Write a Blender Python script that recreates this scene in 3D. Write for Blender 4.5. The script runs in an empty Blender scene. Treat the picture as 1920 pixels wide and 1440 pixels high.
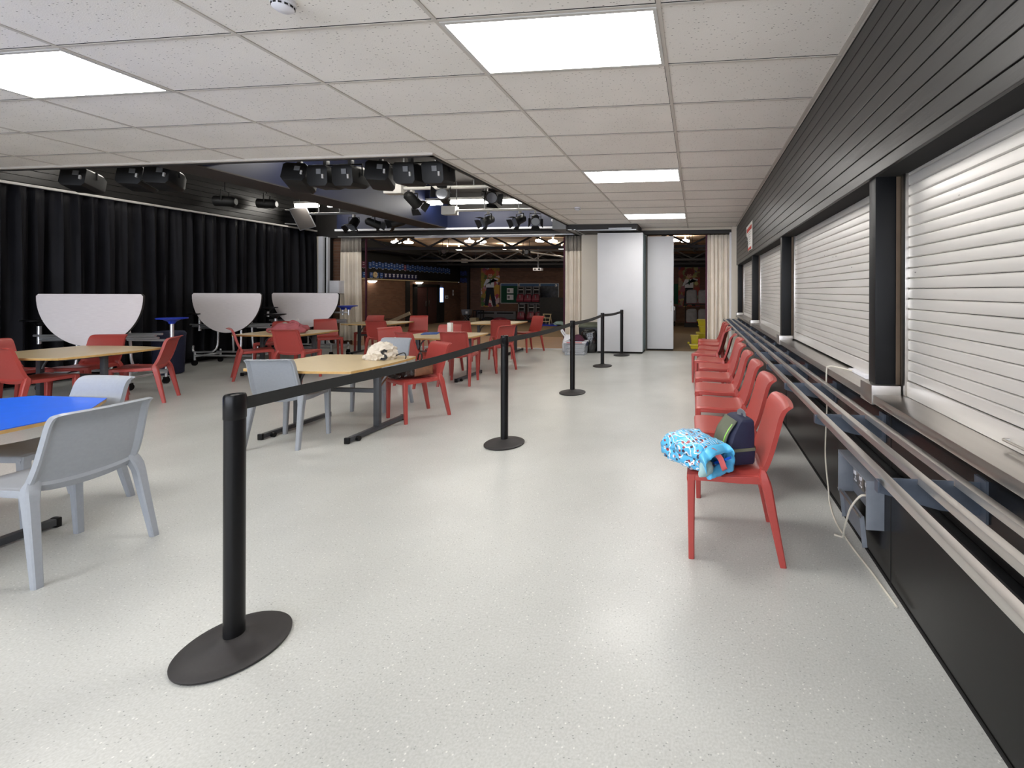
import bpy, bmesh, math, random
from mathutils import Vector, Matrix, noise
R = math.radians
PI = math.pi
sc = bpy.context.scene
COL = sc.collection

# ------------------------------------------------------------------ camera
CAM_H, YAW, ROLL = 1.3859, 0.1124, 0.003
F_PX, CX_PX, CY_PX = 829.9, 1212.64, 545.58
cd = bpy.data.cameras.new('camera')
cam = bpy.data.objects.new('camera', cd)
COL.objects.link(cam)
_r = Vector((math.cos(YAW), math.sin(YAW), 0)); _f = Vector((-math.sin(YAW), math.cos(YAW), 0)); _u = Vector((0, 0, 1))
_r, _u = math.cos(ROLL)*_r + math.sin(ROLL)*_u, -math.sin(ROLL)*_r + math.cos(ROLL)*_u
cam.matrix_world = Matrix(((_r.x, _u.x, -_f.x, 0), (_r.y, _u.y, -_f.y, 0), (_r.z, _u.z, -_f.z, CAM_H), (0, 0, 0, 1)))
cd.sensor_width = 36.0; cd.sensor_fit = 'HORIZONTAL'
cd.lens = F_PX*36.0/1920
cd.shift_x = (960-CX_PX)/1920
cd.shift_y = (CY_PX-720)/1920
cd.clip_start = 0.05; cd.clip_end = 200
sc.camera = cam
# ------------------------------------------------------------------ world, exposure
w = bpy.data.worlds.new('world'); sc.world = w; w.use_nodes = True
w.node_tree.nodes['Background'].inputs[0].default_value = (0.8, 0.85, 1, 1)
w.node_tree.nodes['Background'].inputs[1].default_value = 0.3
sc.view_settings.view_transform = 'Standard'; sc.view_settings.look = 'None'
sc.view_settings.exposure = 0.86; sc.view_settings.gamma = 1.0; sc.view_settings.use_curve_mapping = False
sc.cycles.max_bounces = 8; sc.cycles.diffuse_bounces = 5
sc.cycles.use_denoising = True
LAMP = 12.0          # strength of the ceiling panels

# ------------------------------------------------------------------ materials
def lin(c):
    def f(v):
        v /= 255.0
        return v/12.92 if v <= 0.04045 else ((v+0.055)/1.055)**2.4
    return (f(c[0]), f(c[1]), f(c[2]), 1)
def mat(name, rgb, rough=0.5, metal=0.0, var=0.08, scale=12.0, bump=0.0, bscale=None, spec=None, coord='Object', stretch=None):
    """Principled surface with a faint noise in colour and, if asked, a noise bump."""
    m = bpy.data.materials.new(name); m.use_nodes = True
    nt = m.node_tree; n = nt.nodes; l = nt.links; b = n['Principled BSDF']
    b.inputs['Roughness'].default_value = rough; b.inputs['Metallic'].default_value = metal
    if spec is not None: b.inputs['Specular IOR Level'].default_value = spec
    c = lin(rgb)
    tc = n.new('ShaderNodeTexCoord'); src = tc.outputs[coord]
    if stretch:
        mp = n.new('ShaderNodeMapping'); mp.inputs['Scale'].default_value = stretch
        l.new(src, mp.inputs[0]); src = mp.outputs[0]
    nz = n.new('ShaderNodeTexNoise'); nz.inputs['Scale'].default_value = scale; nz.inputs['Detail'].default_value = 4
    l.new(src, nz.inputs['Vector'])
    rp = n.new('ShaderNodeValToRGB')
    rp.color_ramp.elements[0].position = 0.3; rp.color_ramp.elements[1].position = 0.7
    rp.color_ramp.elements[0].color = tuple(v*(1-var) for v in c[:3])+(1,)
    rp.color_ramp.elements[1].color = tuple(min(1, v*(1+var)) for v in c[:3])+(1,)
    l.new(nz.outputs['Fac'], rp.inputs[0]); l.new(rp.outputs[0], b.inputs['Base Color'])
    if bump:
        n2 = n.new('ShaderNodeTexNoise'); n2.inputs['Scale'].default_value = bscale or scale*6; n2.inputs['Detail'].default_value = 3
        l.new(src, n2.inputs['Vector'])
        bp = n.new('ShaderNodeBump'); bp.inputs['Strength'].default_value = bump; bp.inputs['Distance'].default_value = 0.01
        l.new(n2.outputs['Fac'], bp.inputs['Height']); l.new(bp.outputs[0], b.inputs['Normal'])
    return m
def emit(name, rgb, strength):
    m = bpy.data.materials.new(name); m.use_nodes = True
    nt = m.node_tree; nt.nodes.remove(nt.nodes['Principled BSDF'])
    e = nt.nodes.new('ShaderNodeEmission'); e.inputs[0].default_value = lin(rgb); e.inputs[1].default_value = strength
    nt.links.new(e.outputs[0], nt.nodes['Material Output'].inputs[0])
    return m
def ramp(nt, fac, stops):
    rp = nt.nodes.new('ShaderNodeValToRGB'); el = rp.color_ramp.elements
    while len(el) < len(stops): el.new(0.5)
    for e, (p, c) in zip(el, stops): e.position = p; e.color = c
    nt.links.new(fac, rp.inputs[0]); return rp.outputs[0]
def mixc(nt, fac, a, b, mode='MIX'):
    mx = nt.nodes.new('ShaderNodeMix'); mx.data_type = 'RGBA'; mx.blend_type = mode
    if isinstance(fac, float): mx.inputs[0].default_value = fac
    else: nt.links.new(fac, mx.inputs[0])
    for s, v in ((mx.inputs[6], a), (mx.inputs[7], b)):
        if isinstance(v, tuple): s.default_value = v
        else: nt.links.new(v, s)
    return mx.outputs[2]
def newmat(name, rough=0.5):
    m = bpy.data.materials.new(name); m.use_nodes = True
    b = m.node_tree.nodes['Principled BSDF']; b.inputs['Roughness'].default_value = rough
    return m, m.node_tree, b
def tex(nt, kind, scale, vec=None, **kw):
    t = nt.nodes.new(kind)
    t.inputs['Scale'].default_value = scale
    for k, v in kw.items():
        if k in t.inputs: t.inputs[k].default_value = v
    if vec is None:
        tc = nt.nodes.get('TC') or nt.nodes.new('ShaderNodeTexCoord'); tc.name = 'TC'; vec = tc.outputs['Object']
    nt.links.new(vec, t.inputs['Vector'])
    return t
def scaled(nt, sxyz):
    tc = nt.nodes.get('TC') or nt.nodes.new('ShaderNodeTexCoord'); tc.name = 'TC'
    mp = nt.nodes.new('ShaderNodeMapping'); mp.inputs['Scale'].default_value = sxyz
    nt.links.new(tc.outputs['Object'], mp.inputs[0]); return mp.outputs[0]

def mat_floor():
    m, nt, b = newmat('floor_vinyl', 0.3)
    base = ramp(nt, tex(nt, 'ShaderNodeTexNoise', 1.1, Detail=5).outputs['Fac'], [(0.3, lin((178, 179, 175))), (0.7, lin((194, 195, 191)))])
    fine = ramp(nt, tex(nt, 'ShaderNodeTexNoise', 120, Detail=2).outputs['Fac'], [(0.35, (0.90, 0.90, 0.89, 1)), (0.65, (1.05, 1.05, 1.05, 1))])
    c = mixc(nt, 1.0, base, fine, 'MULTIPLY')
    v = tex(nt, 'ShaderNodeTexVoronoi', 62, scaled(nt, (1, 1.7, 1)))
    fleck = ramp(nt, v.outputs['Distance'], [(0.10, (1, 1, 1, 1)), (0.24, (0, 0, 0, 1))])
    pick = ramp(nt, v.outputs['Color'], [(0.60, (0, 0, 0, 1)), (0.66, (1, 1, 1, 1))])
    f = mixc(nt, 1.0, fleck, pick, 'MULTIPLY')
    c = mixc(nt, f, c, lin((132, 133, 130)))
    v2 = tex(nt, 'ShaderNodeTexVoronoi', 55)
    f2 = mixc(nt, 1.0, ramp(nt, v2.outputs['Distance'], [(0.1, (1, 1, 1, 1)), (0.22, (0, 0, 0, 1))]), ramp(nt, v2.outputs['Color'], [(0.6, (0, 0, 0, 1)), (0.64, (1, 1, 1, 1))]), 'MULTIPLY')
    c = mixc(nt, f2, c, lin((214, 214, 208)))
    nt.links.new(c, b.inputs['Base Color'])
    r = ramp(nt, tex(nt, 'ShaderNodeTexNoise', 2.5, Detail=6).outputs['Fac'], [(0.3, (0.28, 0.28, 0.28, 1)), (0.7, (0.36, 0.36, 0.36, 1))])
    nt.links.new(r, b.inputs['Roughness'])
    b.inputs['Specular IOR Level'].default_value = 0.42
    return m
def mat_tile():
    m, nt, b = newmat('mineral_tile', 0.95)
    b.inputs['Specular IOR Level'].default_value = 0.1
    base = ramp(nt, tex(nt, 'ShaderNodeTexNoise', 1.3, Detail=3).outputs['Fac'], [(0.3, lin((228, 224, 218))), (0.7, lin((238, 234, 228)))])
    v = tex(nt, 'ShaderNodeTexVoronoi', 30, scaled(nt, (1.0, 2.6, 1)), Randomness=1.0)
    worm = ramp(nt, v.outputs['Distance'], [(0.10, (1, 1, 1, 1)), (0.2, (0, 0, 0, 1))])
    pick = ramp(nt, v.outputs['Color'], [(0.3, (0, 0, 0, 1)), (0.36, (1, 1, 1, 1))])
    f = mixc(nt, 1.0, worm, pick, 'MULTIPLY')
    c = mixc(nt, f, base, lin((120, 114, 108)))
    nt.links.new(c, b.inputs['Base Color'])
    n = tex(nt, 'ShaderNodeTexNoise', 160, Detail=4)
    bp = nt.nodes.new('ShaderNodeBump'); bp.inputs['Strength'].default_value = 0.35; bp.inputs['Distance'].default_value = 0.004
    nt.links.new(n.outputs['Fac'], bp.inputs['Height']); nt.links.new(bp.outputs[0], b.inputs['Normal'])
    return m
def mat_brick(name, c1, c2, mortar, axis='XZ'):
    m, nt, b = newmat(name, 0.9)
    tc = nt.nodes.new('ShaderNodeTexCoord'); sx = nt.nodes.new('ShaderNodeSeparateXYZ'); cb = nt.nodes.new('ShaderNodeCombineXYZ')
    nt.links.new(tc.outputs['Object'], sx.inputs[0])
    ad = nt.nodes.new('ShaderNodeMath'); ad.operation = 'ADD'
    nt.links.new(sx.outputs[0], ad.inputs[0]); nt.links.new(sx.outputs[1], ad.inputs[1])
    nt.links.new(ad.outputs[0], cb.inputs[0]); nt.links.new(sx.outputs[2], cb.inputs[1])
    t = nt.nodes.new('ShaderNodeTexBrick'); t.inputs['Scale'].default_value = 1.0
    t.inputs['Brick Width'].default_value = 0.225; t.inputs['Row Height'].default_value = 0.075; t.inputs['Mortar Size'].default_value = 0.006
    t.inputs['Color1'].default_value = lin(c1); t.inputs['Color2'].default_value = lin(c2); t.inputs['Mortar'].default_value = lin(mortar)
    nt.links.new(cb.outputs[0], t.inputs['Vector']); nt.links.new(t.outputs[0], b.inputs['Base Color'])
    return m
def mat_gift():
    m, nt, b = newmat('printed_blue_plastic', 0.35)
    base = lin((86, 182, 228))
    v = tex(nt, 'ShaderNodeTexVoronoi', 42)
    a = ramp(nt, v.outputs['Distance'], [(0.32, (1, 1, 1, 1)), (0.40, (0, 0, 0, 1))])
    spot = ramp(nt, v.outputs['Color'], [(0.42, lin((150, 44, 48))), (0.52, lin((235, 235, 240))), (0.62, lin((54, 40, 60)))])
    c = mixc(nt, a, base, spot)
    wv = tex(nt, 'ShaderNodeTexWave', 16, Distortion=9.0, Detail=2.0)
    wl = ramp(nt, wv.outputs['Fac'], [(0.90, (0, 0, 0, 1)), (0.95, (1, 1, 1, 1))])
    c = mixc(nt, wl, c, lin((238, 238, 244)))
    nt.links.new(c, b.inputs['Base Color'])
    return m
def mat_mural(name, stops, seed):
    m, nt, b = newmat(name, 0.7)
    tc = nt.nodes.new('ShaderNodeTexCoord'); mp = nt.nodes.new('ShaderNodeMapping'); mp.inputs['Location'].default_value = (seed, seed*0.7, seed*1.3)
    nt.links.new(tc.outputs['Object'], mp.inputs[0])
    v = tex(nt, 'ShaderNodeTexVoronoi', 4.5, mp.outputs[0])
    c = ramp(nt, v.outputs['Color'], stops)
    v.distance = 'MANHATTAN'
    nt.links.new(c, b.inputs['Base Color'])
    return m
def mat_shutter():
    m, nt, b = newmat('anodised_aluminium', 0.36)
    b.inputs['Metallic'].default_value = 0.45
    base = ramp(nt, tex(nt, 'ShaderNodeTexNoise', 4, scaled(nt, (1, 0.35, 3)), Detail=4).outputs['Fac'], [(0.3, lin((216, 213, 209))), (0.7, lin((228, 225, 221)))])
    v = tex(nt, 'ShaderNodeTexVoronoi', 9, scaled(nt, (1, 1, 2.6)))
    a = ramp(nt, v.outputs['Distance'], [(0.07, (1, 1, 1, 1)), (0.12, (0, 0, 0, 1))])
    pk = ramp(nt, v.outputs['Color'], [(0.60, (0, 0, 0, 1)), (0.63, (1, 1, 1, 1))])
    sx = nt.nodes.new('ShaderNodeSeparateXYZ'); nt.links.new(nt.nodes['TC'].outputs['Object'], sx.inputs[0])
    zr = ramp(nt, sx.outputs[2], [(0.50, (0, 0, 0, 1)), (0.6, (1, 1, 1, 1)), (0.9, (1, 1, 1, 1)), (0.98, (0, 0, 0, 1))])
    rag = ramp(nt, tex(nt, 'ShaderNodeTexNoise', 90, Detail=3).outputs['Fac'], [(0.42, (0, 0, 0, 1)), (0.5, (1, 1, 1, 1))])
    f = mixc(nt, 1.0, mixc(nt, 1.0, a, pk, 'MULTIPLY'), mixc(nt, 1.0, zr, rag, 'MULTIPLY'), 'MULTIPLY')
    c = mixc(nt, f, base, lin((70, 66, 63))); nt.links.new(c, b.inputs['Base Color'])
    return m
def mat_glass(name, rgb):
    m, nt, b = newmat(name, 0.12)
    b.inputs['Base Color'].default_value = lin(rgb); b.inputs['Transmission Weight'].default_value = 0.75; b.inputs['IOR'].default_value = 1.2
    return m

M = {}
M['floor'] = mat_floor()
M['tile'] = mat_tile()
M['tbar'] = mat('ceiling_grid_paint', (196, 190, 182), 0.6, var=0.03)
M['gap'] = mat('dark_gap', (18, 17, 16), 0.9)
M['black_board'] = mat('black_stained_board', (46, 45, 44), 0.40, var=0.25, scale=7, stretch=(1, 0.12, 1), bump=0.12, bscale=40)
M['black_panel'] = mat('black_laminate', (13, 12, 12), 0.24, var=0.12, scale=3, spec=0.36)
M['black_paint'] = mat('black_gloss_paint', (13, 14, 16), 0.42, var=0.1, spec=0.25)
M['steel'] = mat('stainless_steel', (176, 172, 167), 0.3, metal=1.0, var=0.05, scale=30, stretch=(1, 0.05, 1))
M['steel_rail'] = mat('brushed_rail_steel', (206, 202, 198), 0.38, metal=0.95, var=0.05, scale=40, stretch=(1, 0.05, 1))
M['galv'] = mat('blue_grey_galvanised_steel', (92, 100, 113), 0.42, metal=0.6, var=0.15, scale=15)
M['plate'] = mat('zinc_plate', (126, 131, 140), 0.5, metal=0.25, var=0.1, scale=15)
M['shutter'] = mat_shutter()
M['wood_strip'] = mat('brown_timber', (92, 76, 60), 0.6, var=0.2, scale=8)
M['red'] = mat('red_polypropylene', (166, 66, 60), 0.36, var=0.03, scale=60, bump=0.05, bscale=500)
M['red_dark'] = M['red']
M['grey'] = mat('pale_grey_polypropylene', (150, 155, 162), 0.42, var=0.03, scale=60, bump=0.05, bscale=500)
M['black_plastic'] = mat('black_plastic', (10, 10, 12), 0.34, var=0.1, spec=0.28)
M['belt'] = mat('black_webbing', (26, 28, 28), 0.75, var=0.1, scale=200)
M['base_iron'] = mat('dark_cast_base', (34, 31, 31), 0.55, var=0.1, scale=100, bump=0.08, bscale=500)
M['laminate'] = mat('beech_laminate', (202, 182, 143), 0.33, var=0.06, scale=9, stretch=(1, 8, 1))
M['edge_wood'] = mat('beech_edge', (190, 152, 92), 0.45, var=0.12, scale=20)
M['blue_lam'] = mat('blue_laminate', (14, 92, 214), 0.35, var=0.05)
M['table_metal'] = mat('dark_grey_table_frame', (62, 64, 68), 0.42, var=0.08)
M['white_lam'] = mat('white_ash_laminate', (244, 238, 240), 0.5, var=0.04, scale=10, stretch=(1, 1, 14))
M['dark_edge'] = mat('dark_edging', (40, 38, 36), 0.6)
M['chrome'] = mat('chrome_tube', (214, 216, 220), 0.3, metal=0.8, var=0.03)
M['blue_seat'] = mat('blue_moulded_plastic', (26, 52, 168), 0.35, var=0.05)
M['black_cloth'] = mat('black_drape', (19, 19, 24), 0.6, var=0.2, scale=3, bump=0.1, bscale=300, spec=0.18)
M['cream_cloth'] = mat('cream_curtain', (230, 221, 208), 0.9, var=0.06, scale=4, bump=0.1, bscale=200)
M['grey_cloth'] = mat('curtain_heading', (150, 144, 136), 0.9, var=0.06)
M['cream_wall'] = mat('cream_paint', (212, 204, 190), 0.7, var=0.03, scale=2)
M['white_paint'] = mat('white_paint', (216, 218, 224), 0.5, var=0.03)
M['panel_grey'] = mat('pale_grey_panel_board', (205, 206, 209), 0.55, var=0.02, scale=3)
M['alu'] = mat('aluminium_edge', (170, 172, 175), 0.4, metal=0.8, var=0.04)
M['teal_edge'] = mat('teal_grey_edge', (86, 104, 106), 0.5, var=0.1)
M['bulk'] = mat('charcoal_bulkhead', (40, 38, 37), 0.6, var=0.1)
M['void'] = mat('dark_ceiling_paint', (62, 58, 56), 0.8, var=0.1, scale=2)
M['blue_beam'] = mat('navy_painted_steel', (13, 24, 58), 0.5, var=0.1, scale=2)
M['beam_under'] = mat('umber_soffit', (60, 54, 52), 0.7, var=0.1)
M['black_metal'] = mat('black_lantern_metal', (9, 9, 10), 0.55, var=0.1)
M['white_metal'] = mat('white_metal', (200, 198, 194), 0.45, var=0.04)
M['grey_metal'] = mat('mid_grey_metal', (120, 121, 124), 0.5, var=0.05)
M['lens'] = mat('lens_glass', (150, 155, 165), 0.08, metal=0.6, var=0.02)
M['brick'] = mat_brick('brown_brick', (102, 70, 52), (84, 58, 44), (96, 82, 70))
M['brick_hall'] = mat_brick('dark_brown_brick', (116, 84, 66), (100, 72, 57), (104, 84, 70))
M['hall_wood'] = mat('light_parquet', (176, 130, 84), 0.4, var=0.18, scale=3, stretch=(0.6, 8, 1))
M['hall_carpet'] = mat('brown_hall_floor', (116, 98, 74), 0.85, var=0.12, scale=40)
M['hall_ceiling'] = mat('tan_board_ceiling', (190, 160, 132), 0.85, var=0.06, scale=3)
M['hall_black'] = mat('black_painted_wall', (24, 23, 22), 0.7, var=0.2)
M['truss'] = mat('dark_steel_truss', (48, 44, 43), 0.6, var=0.1)
M['paper'] = mat('white_paper', (228, 226, 222), 0.7, var=0.03)
M['paper_red'] = mat('red_print', (186, 60, 48), 0.7, var=0.05)
M['print_grey'] = mat('grey_print', (120, 118, 120), 0.7, var=0.05)
M['canvas'] = mat('cream_canvas', (214, 205, 190), 0.85, var=0.05, scale=10, bump=0.5, bscale=9)
M['print_black'] = mat('black_print', (16, 15, 15), 0.7)
M['leather'] = mat('brown_leather', (124, 84, 60), 0.45, var=0.2, scale=18, bump=0.2, bscale=40)
M['dark_leather'] = mat('dark_patent_leather', (36, 24, 20), 0.2, var=0.2, scale=20, bump=0.5, bscale=30)
M['silver'] = mat('silver_buckle', (200, 190, 185), 0.15, metal=1.0)
M['pink'] = mat('dusty_pink_cloth', (164, 86, 92), 0.75, var=0.12, scale=14, bump=0.4, bscale=16)
M['navy'] = mat('navy_nylon', (24, 30, 58), 0.7, var=0.08, scale=80)
M['olive'] = mat('grey_green_nylon', (92, 96, 80), 0.75, var=0.08)
M['lime'] = mat('lime_zip', (146, 208, 84), 0.5)
M['gift'] = mat_gift()
M['gift_plain'] = mat('plain_blue_plastic', (88, 184, 230), 0.35, var=0.05, bump=0.3, bscale=20)
M['coral'] = mat('coral_lining', (214, 98, 98), 0.6, var=0.1)
M['bin_bag'] = mat('black_polythene', (14, 14, 15), 0.18, var=0.1, scale=6, bump=0.9, bscale=14, spec=0.7)
M['clear'] = mat_glass('clear_plastic', (236, 240, 246))
M['white_plastic'] = mat('white_plastic', (222, 222, 228), 0.4, var=0.03)
M['plum'] = mat('plum_fabric', (72, 26, 48), 0.8, var=0.1)
M['maroon'] = mat('maroon_plastic', (118, 44, 58), 0.4, var=0.08)
M['machine_grey'] = mat('grey_moulded_shell', (104, 102, 104), 0.5, var=0.06)
M['yellow'] = mat('yellow_plastic', (214, 196, 44), 0.45, var=0.05)
M['green_felt'] = mat('green_felt', (24, 72, 50), 0.9, var=0.08)
M['blue_felt'] = mat('blue_felt', (74, 100, 130), 0.9, var=0.08)
M['dark_photo'] = mat('dark_photo_print', (56, 58, 64), 0.4, var=0.6, scale=6)
M['penn_blue'] = mat('pennant_blue', (44, 84, 156), 0.6, var=0.1)
M['penn_navy'] = mat('pennant_navy', (34, 38, 92), 0.6, var=0.1)
M['penn_white'] = mat('pennant_white', (216, 220, 230), 0.6)
M['penn_red'] = mat('pennant_maroon', (120, 60, 84), 0.6)
M['door_wood'] = mat('dark_maroon_door', (74, 48, 46), 0.45, var=0.1)
M['pine'] = mat('pale_pine', (206, 188, 150), 0.5, var=0.1)
M['drape_grey'] = mat('grey_dust_cover', (128, 128, 132), 0.85, var=0.12, scale=5)
M['skin'] = mat('painted_skin_tone', (206, 160, 130), 0.7)
M['hair'] = mat('painted_red_hair', (176, 72, 44), 0.7, var=0.15)
M['hair_brown'] = mat('painted_auburn_hair', (112, 48, 42), 0.7, var=0.15)
M['shirt'] = mat('painted_white_shirt', (216, 214, 214), 0.7)
M['trouser'] = mat('painted_black_cloth', (22, 22, 26), 0.7)
M['teal_cloth'] = mat('pale_teal_cloth', (150, 180, 180), 0.8, var=0.1)
M['cable'] = mat('cream_cable', (206, 200, 186), 0.5)
M['panel_light'] = emit('light_panel', (255, 252, 248), LAMP)
M['tube_light'] = emit('fluorescent_tube', (255, 250, 240), 25.0)
M['hall_light'] = emit('hall_lamp', (255, 247, 232), 20.0)
M['dim_light'] = emit('wall_lamp', (255, 244, 224), 7.0)
M['fill_pane'] = emit('added_fill_glow', (236, 242, 255), 6.5)  # fill glow of the added windows behind the camera
M['day_gap'] = emit('daylight_pane', (150, 190, 255), 2.2)

# ------------------------------------------------------------------ mesh tools
class MB:
    def __init__(s): s.bm = bmesh.new(); s.mi = 0
    def _faces(s, fs):
        for f in fs: f.material_index = s.mi
    def poly(s, pts):
        f = s.bm.faces.new([s.bm.verts.new(p) for p in pts]); f.material_index = s.mi; return f
    def hexa(s, p):      # 8 corners: bottom 4 ccw, top 4
        v = [s.bm.verts.new(q) for q in p]
        fs = [s.bm.faces.new([v[i] for i in q]) for q in ((3, 2, 1, 0), (4, 5, 6, 7), (0, 1, 5, 4), (1, 2, 6, 5), (2, 3, 7, 6), (3, 0, 4, 7))]
        s._faces(fs); return s
    def box(s, x0, x1, y0, y1, z0, z1):
        return s.hexa([(x0, y0, z0), (x1, y0, z0), (x1, y1, z0), (x0, y1, z0), (x0, y0, z1), (x1, y0, z1), (x1, y1, z1), (x0, y1, z1)])
    def obox(s, c, size, rot=None):
        a, b, d = (v/2 for v in size); c = Vector(c)
        P = [Vector(q) for q in ((-a, -b, -d), (a, -b, -d), (a, b, -d), (-a, b, -d), (-a, -b, d), (a, -b, d), (a, b, d), (-a, b, d))]
        if rot is not None: P = [rot @ q for q in P]
        return s.hexa([c+q for q in P])
    def prism(s, pts, a, b, axis='z'):
        def mk(p, h):
            return {'z': (p[0], p[1], h), 'y': (p[0], h, p[1]), 'x': (h, p[0], p[1])}[axis]
        lo = [s.bm.verts.new(mk(p, a)) for p in pts]; hi = [s.bm.verts.new(mk(p, b)) for p in pts]; n = len(pts)
        fs = [s.bm.faces.new(lo[::-1]), s.bm.faces.new(hi)]
        for i in range(n): fs.append(s.bm.faces.new((lo[i], lo[(i+1) % n], hi[(i+1) % n], hi[i])))
        s._faces(fs); return s
    def loft(s, rings, close=True, cap=True):
        vs = [[s.bm.verts.new(p) for p in r] for r in rings]; n = len(vs[0]); fs = []
        for a, b in zip(vs, vs[1:]):
            for i in range(n if close else n-1):
                j = (i+1) % n
                fs.append(s.bm.faces.new((a[i], a[j], b[j], b[i])))
        if cap and close:
            fs.append(s.bm.faces.new(vs[0][::-1])); fs.append(s.bm.faces.new(vs[-1]))
        s._faces(fs); return s
    def lathe(s, prof, n=32, c=(0, 0, 0), cap=True):
        return s.loft([[(c[0]+r*math.cos(2*PI*i/n), c[1]+r*math.sin(2*PI*i/n), c[2]+z) for i in range(n)] for r, z in prof], True, cap)
    def tube(s, pts, r, n=8, sec=None):
        pts = [Vector(p) for p in pts]; rings = []
        t0 = (pts[1]-pts[0]).normalized(); ref = Vector((0, 0, 1)) if abs(t0.z) < 0.9 else Vector((0, 1, 0))
        u = t0.cross(ref).normalized()
        for i, p in enumerate(pts):
            t = (pts[min(i+1, len(pts)-1)]-pts[max(i-1, 0)]).normalized()
            u = (u-t*u.dot(t)).normalized(); v = t.cross(u)
            rr = r[i] if isinstance(r, (list, tuple)) else r
            if sec: rings.append([p+u*a+v*b for a, b in sec])
            else: rings.append([p+u*(rr*math.cos(2*PI*k/n))+v*(rr*math.sin(2*PI*k/n)) for k in range(n)])
        return s.loft(rings)
    def cyl(s, a, b, r, n=12): return s.tube([a, b], r, n)
    def grid(s, fn, nu, nv):
        vs = [[s.bm.verts.new(fn(i/nu, j/nv)) for j in range(nv+1)] for i in range(nu+1)]
        s._faces([s.bm.faces.new((vs[i][j], vs[i+1][j], vs[i+1][j+1], vs[i][j+1])) for i in range(nu) for j in range(nv)])
        return s
    def shell(s, fa, fb, nu, nv):   # closed shell between two sheets
        A = [[s.bm.verts.new(fa(i/nu, j/nv)) for j in range(nv+1)] for i in range(nu+1)]
        B = [[s.bm.verts.new(fb(i/nu, j/nv)) for j in range(nv+1)] for i in range(nu+1)]
        fs = []
        for i in range(nu):
            for j in range(nv):
                fs.append(s.bm.faces.new((A[i][j], A[i+1][j], A[i+1][j+1], A[i][j+1])))
                fs.append(s.bm.faces.new((B[i][j], B[i][j+1], B[i+1][j+1], B[i+1][j])))
        for i in range(nu):
            fs.append(s.bm.faces.new((A[i][0], B[i][0], B[i+1][0], A[i+1][0]))); fs.append(s.bm.faces.new((A[i][nv], A[i+1][nv], B[i+1][nv], B[i][nv])))
        for j in range(nv):
            fs.append(s.bm.faces.new((A[0][j], A[0][j+1], B[0][j+1], B[0][j]))); fs.append(s.bm.faces.new((A[nu][j], B[nu][j], B[nu][j+1], A[nu][j+1])))
        s._faces(fs); return s
    def blob(s, rx, ry, rz, amp=0.15, freq=6.0, seed=0, c=(0, 0, 0), flat=True, sub=4, power=1.0, ridge=False):
        r = bmesh.ops.create_icosphere(s.bm, subdivisions=sub, radius=1.0)
        for v in r['verts']:
            d = v.co.normalized()
            k = 1+amp*(lambda n_: 1-2.4*abs(n_) if ridge else n_)(noise.noise(Vector((d.x*freq*rx*4+seed, d.y*freq*ry*4, d.z*freq*rz*4))))+amp*0.5*noise.noise(Vector((d.x*9+seed, d.y*9, d.z*9)))
            q = Vector([math.copysign(abs(x)**power, x) for x in d])
            z = q.z*rz*k
            if flat: z = max(z, -rz*0.55)+rz*0.55
            v.co = Vector((c[0]+q.x*rx*k, c[1]+q.y*ry*k, c[2]+z))
        fs = {f for v in r['verts'] for f in v.link_faces}
        s._faces(fs); return s
    def build(s, name, m, parent=None, loc=None, bevel=0.0, smooth=True, ang=35, solid=0.0):
        bm = s.bm
        bmesh.ops.recalc_face_normals(bm, faces=bm.faces)
        if bevel:
            es = [e for e in bm.edges if len(e.link_faces) == 2 and e.calc_face_angle(0) > R(30)]
            bmesh.ops.bevel(bm, geom=es, offset=bevel, offset_type='OFFSET', segments=2, affect='EDGES', profile=0.6, clamp_overlap=True)
        if smooth:
            for f in bm.faces: f.smooth = True
            for e in bm.edges:
                if len(e.link_faces) == 2 and e.calc_face_angle(0) > R(ang): e.smooth = False
        me = bpy.data.meshes.new(name); bm.to_mesh(me); bm.free()
        for q in (m if isinstance(m, (list, tuple)) else [m]): me.materials.append(q)
        o = bpy.data.objects.new(name, me); COL.objects.link(o)
        if parent is not None: o.parent = parent
        if loc is not None: o.location = loc
        if solid:
            md = o.modifiers.new('thick', 'SOLIDIFY'); md.thickness = solid; md.offset = 0
        return o
def tag(o, label, cat, group=None, kind=None):
    o['label'] = label; o['category'] = cat
    if group: o['group'] = group
    if kind: o['kind'] = kind
    return o
def thing(name, label, cat, loc=(0, 0, 0), rz=0.0, group=None):
    o = bpy.data.objects.new(name, None); o.empty_display_size = 0.1; COL.objects.link(o)
    o.location = loc; o.rotation_euler = (0, 0, rz)
    return tag(o, label, cat, group)
def struct(o): o['kind'] = 'structure'; return o
def dup(root, loc, rz, label, group=None):
    r = root.copy(); COL.objects.link(r); r.location = loc; r.rotation_euler = (0, 0, rz); r['label'] = label
    if group: r['group'] = group
    for ch in list(root.children):
        c = ch.copy(); COL.objects.link(c); c.parent = r
        for g in list(ch.children):
            d = g.copy(); COL.objects.link(d); d.parent = c
    return r
def face(fx, fy): return math.atan2(fy, fx)-PI/2        # local +Y towards (fx, fy)
ORD = 'first second third fourth fifth sixth seventh eighth ninth tenth eleventh twelfth thirteenth fourteenth fifteenth sixteenth seventeenth eighteenth nineteenth twentieth'.split()
def nth(i):
    if i < 20: return ORD[i]
    tens = {2: 'twenty', 3: 'thirty', 4: 'forty'}
    k = i+1
    if k % 10 == 0: return {30: 'thirtieth', 40: 'fortieth'}[k]
    return tens[k//10]+'-'+ORD[k % 10-1]

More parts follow.
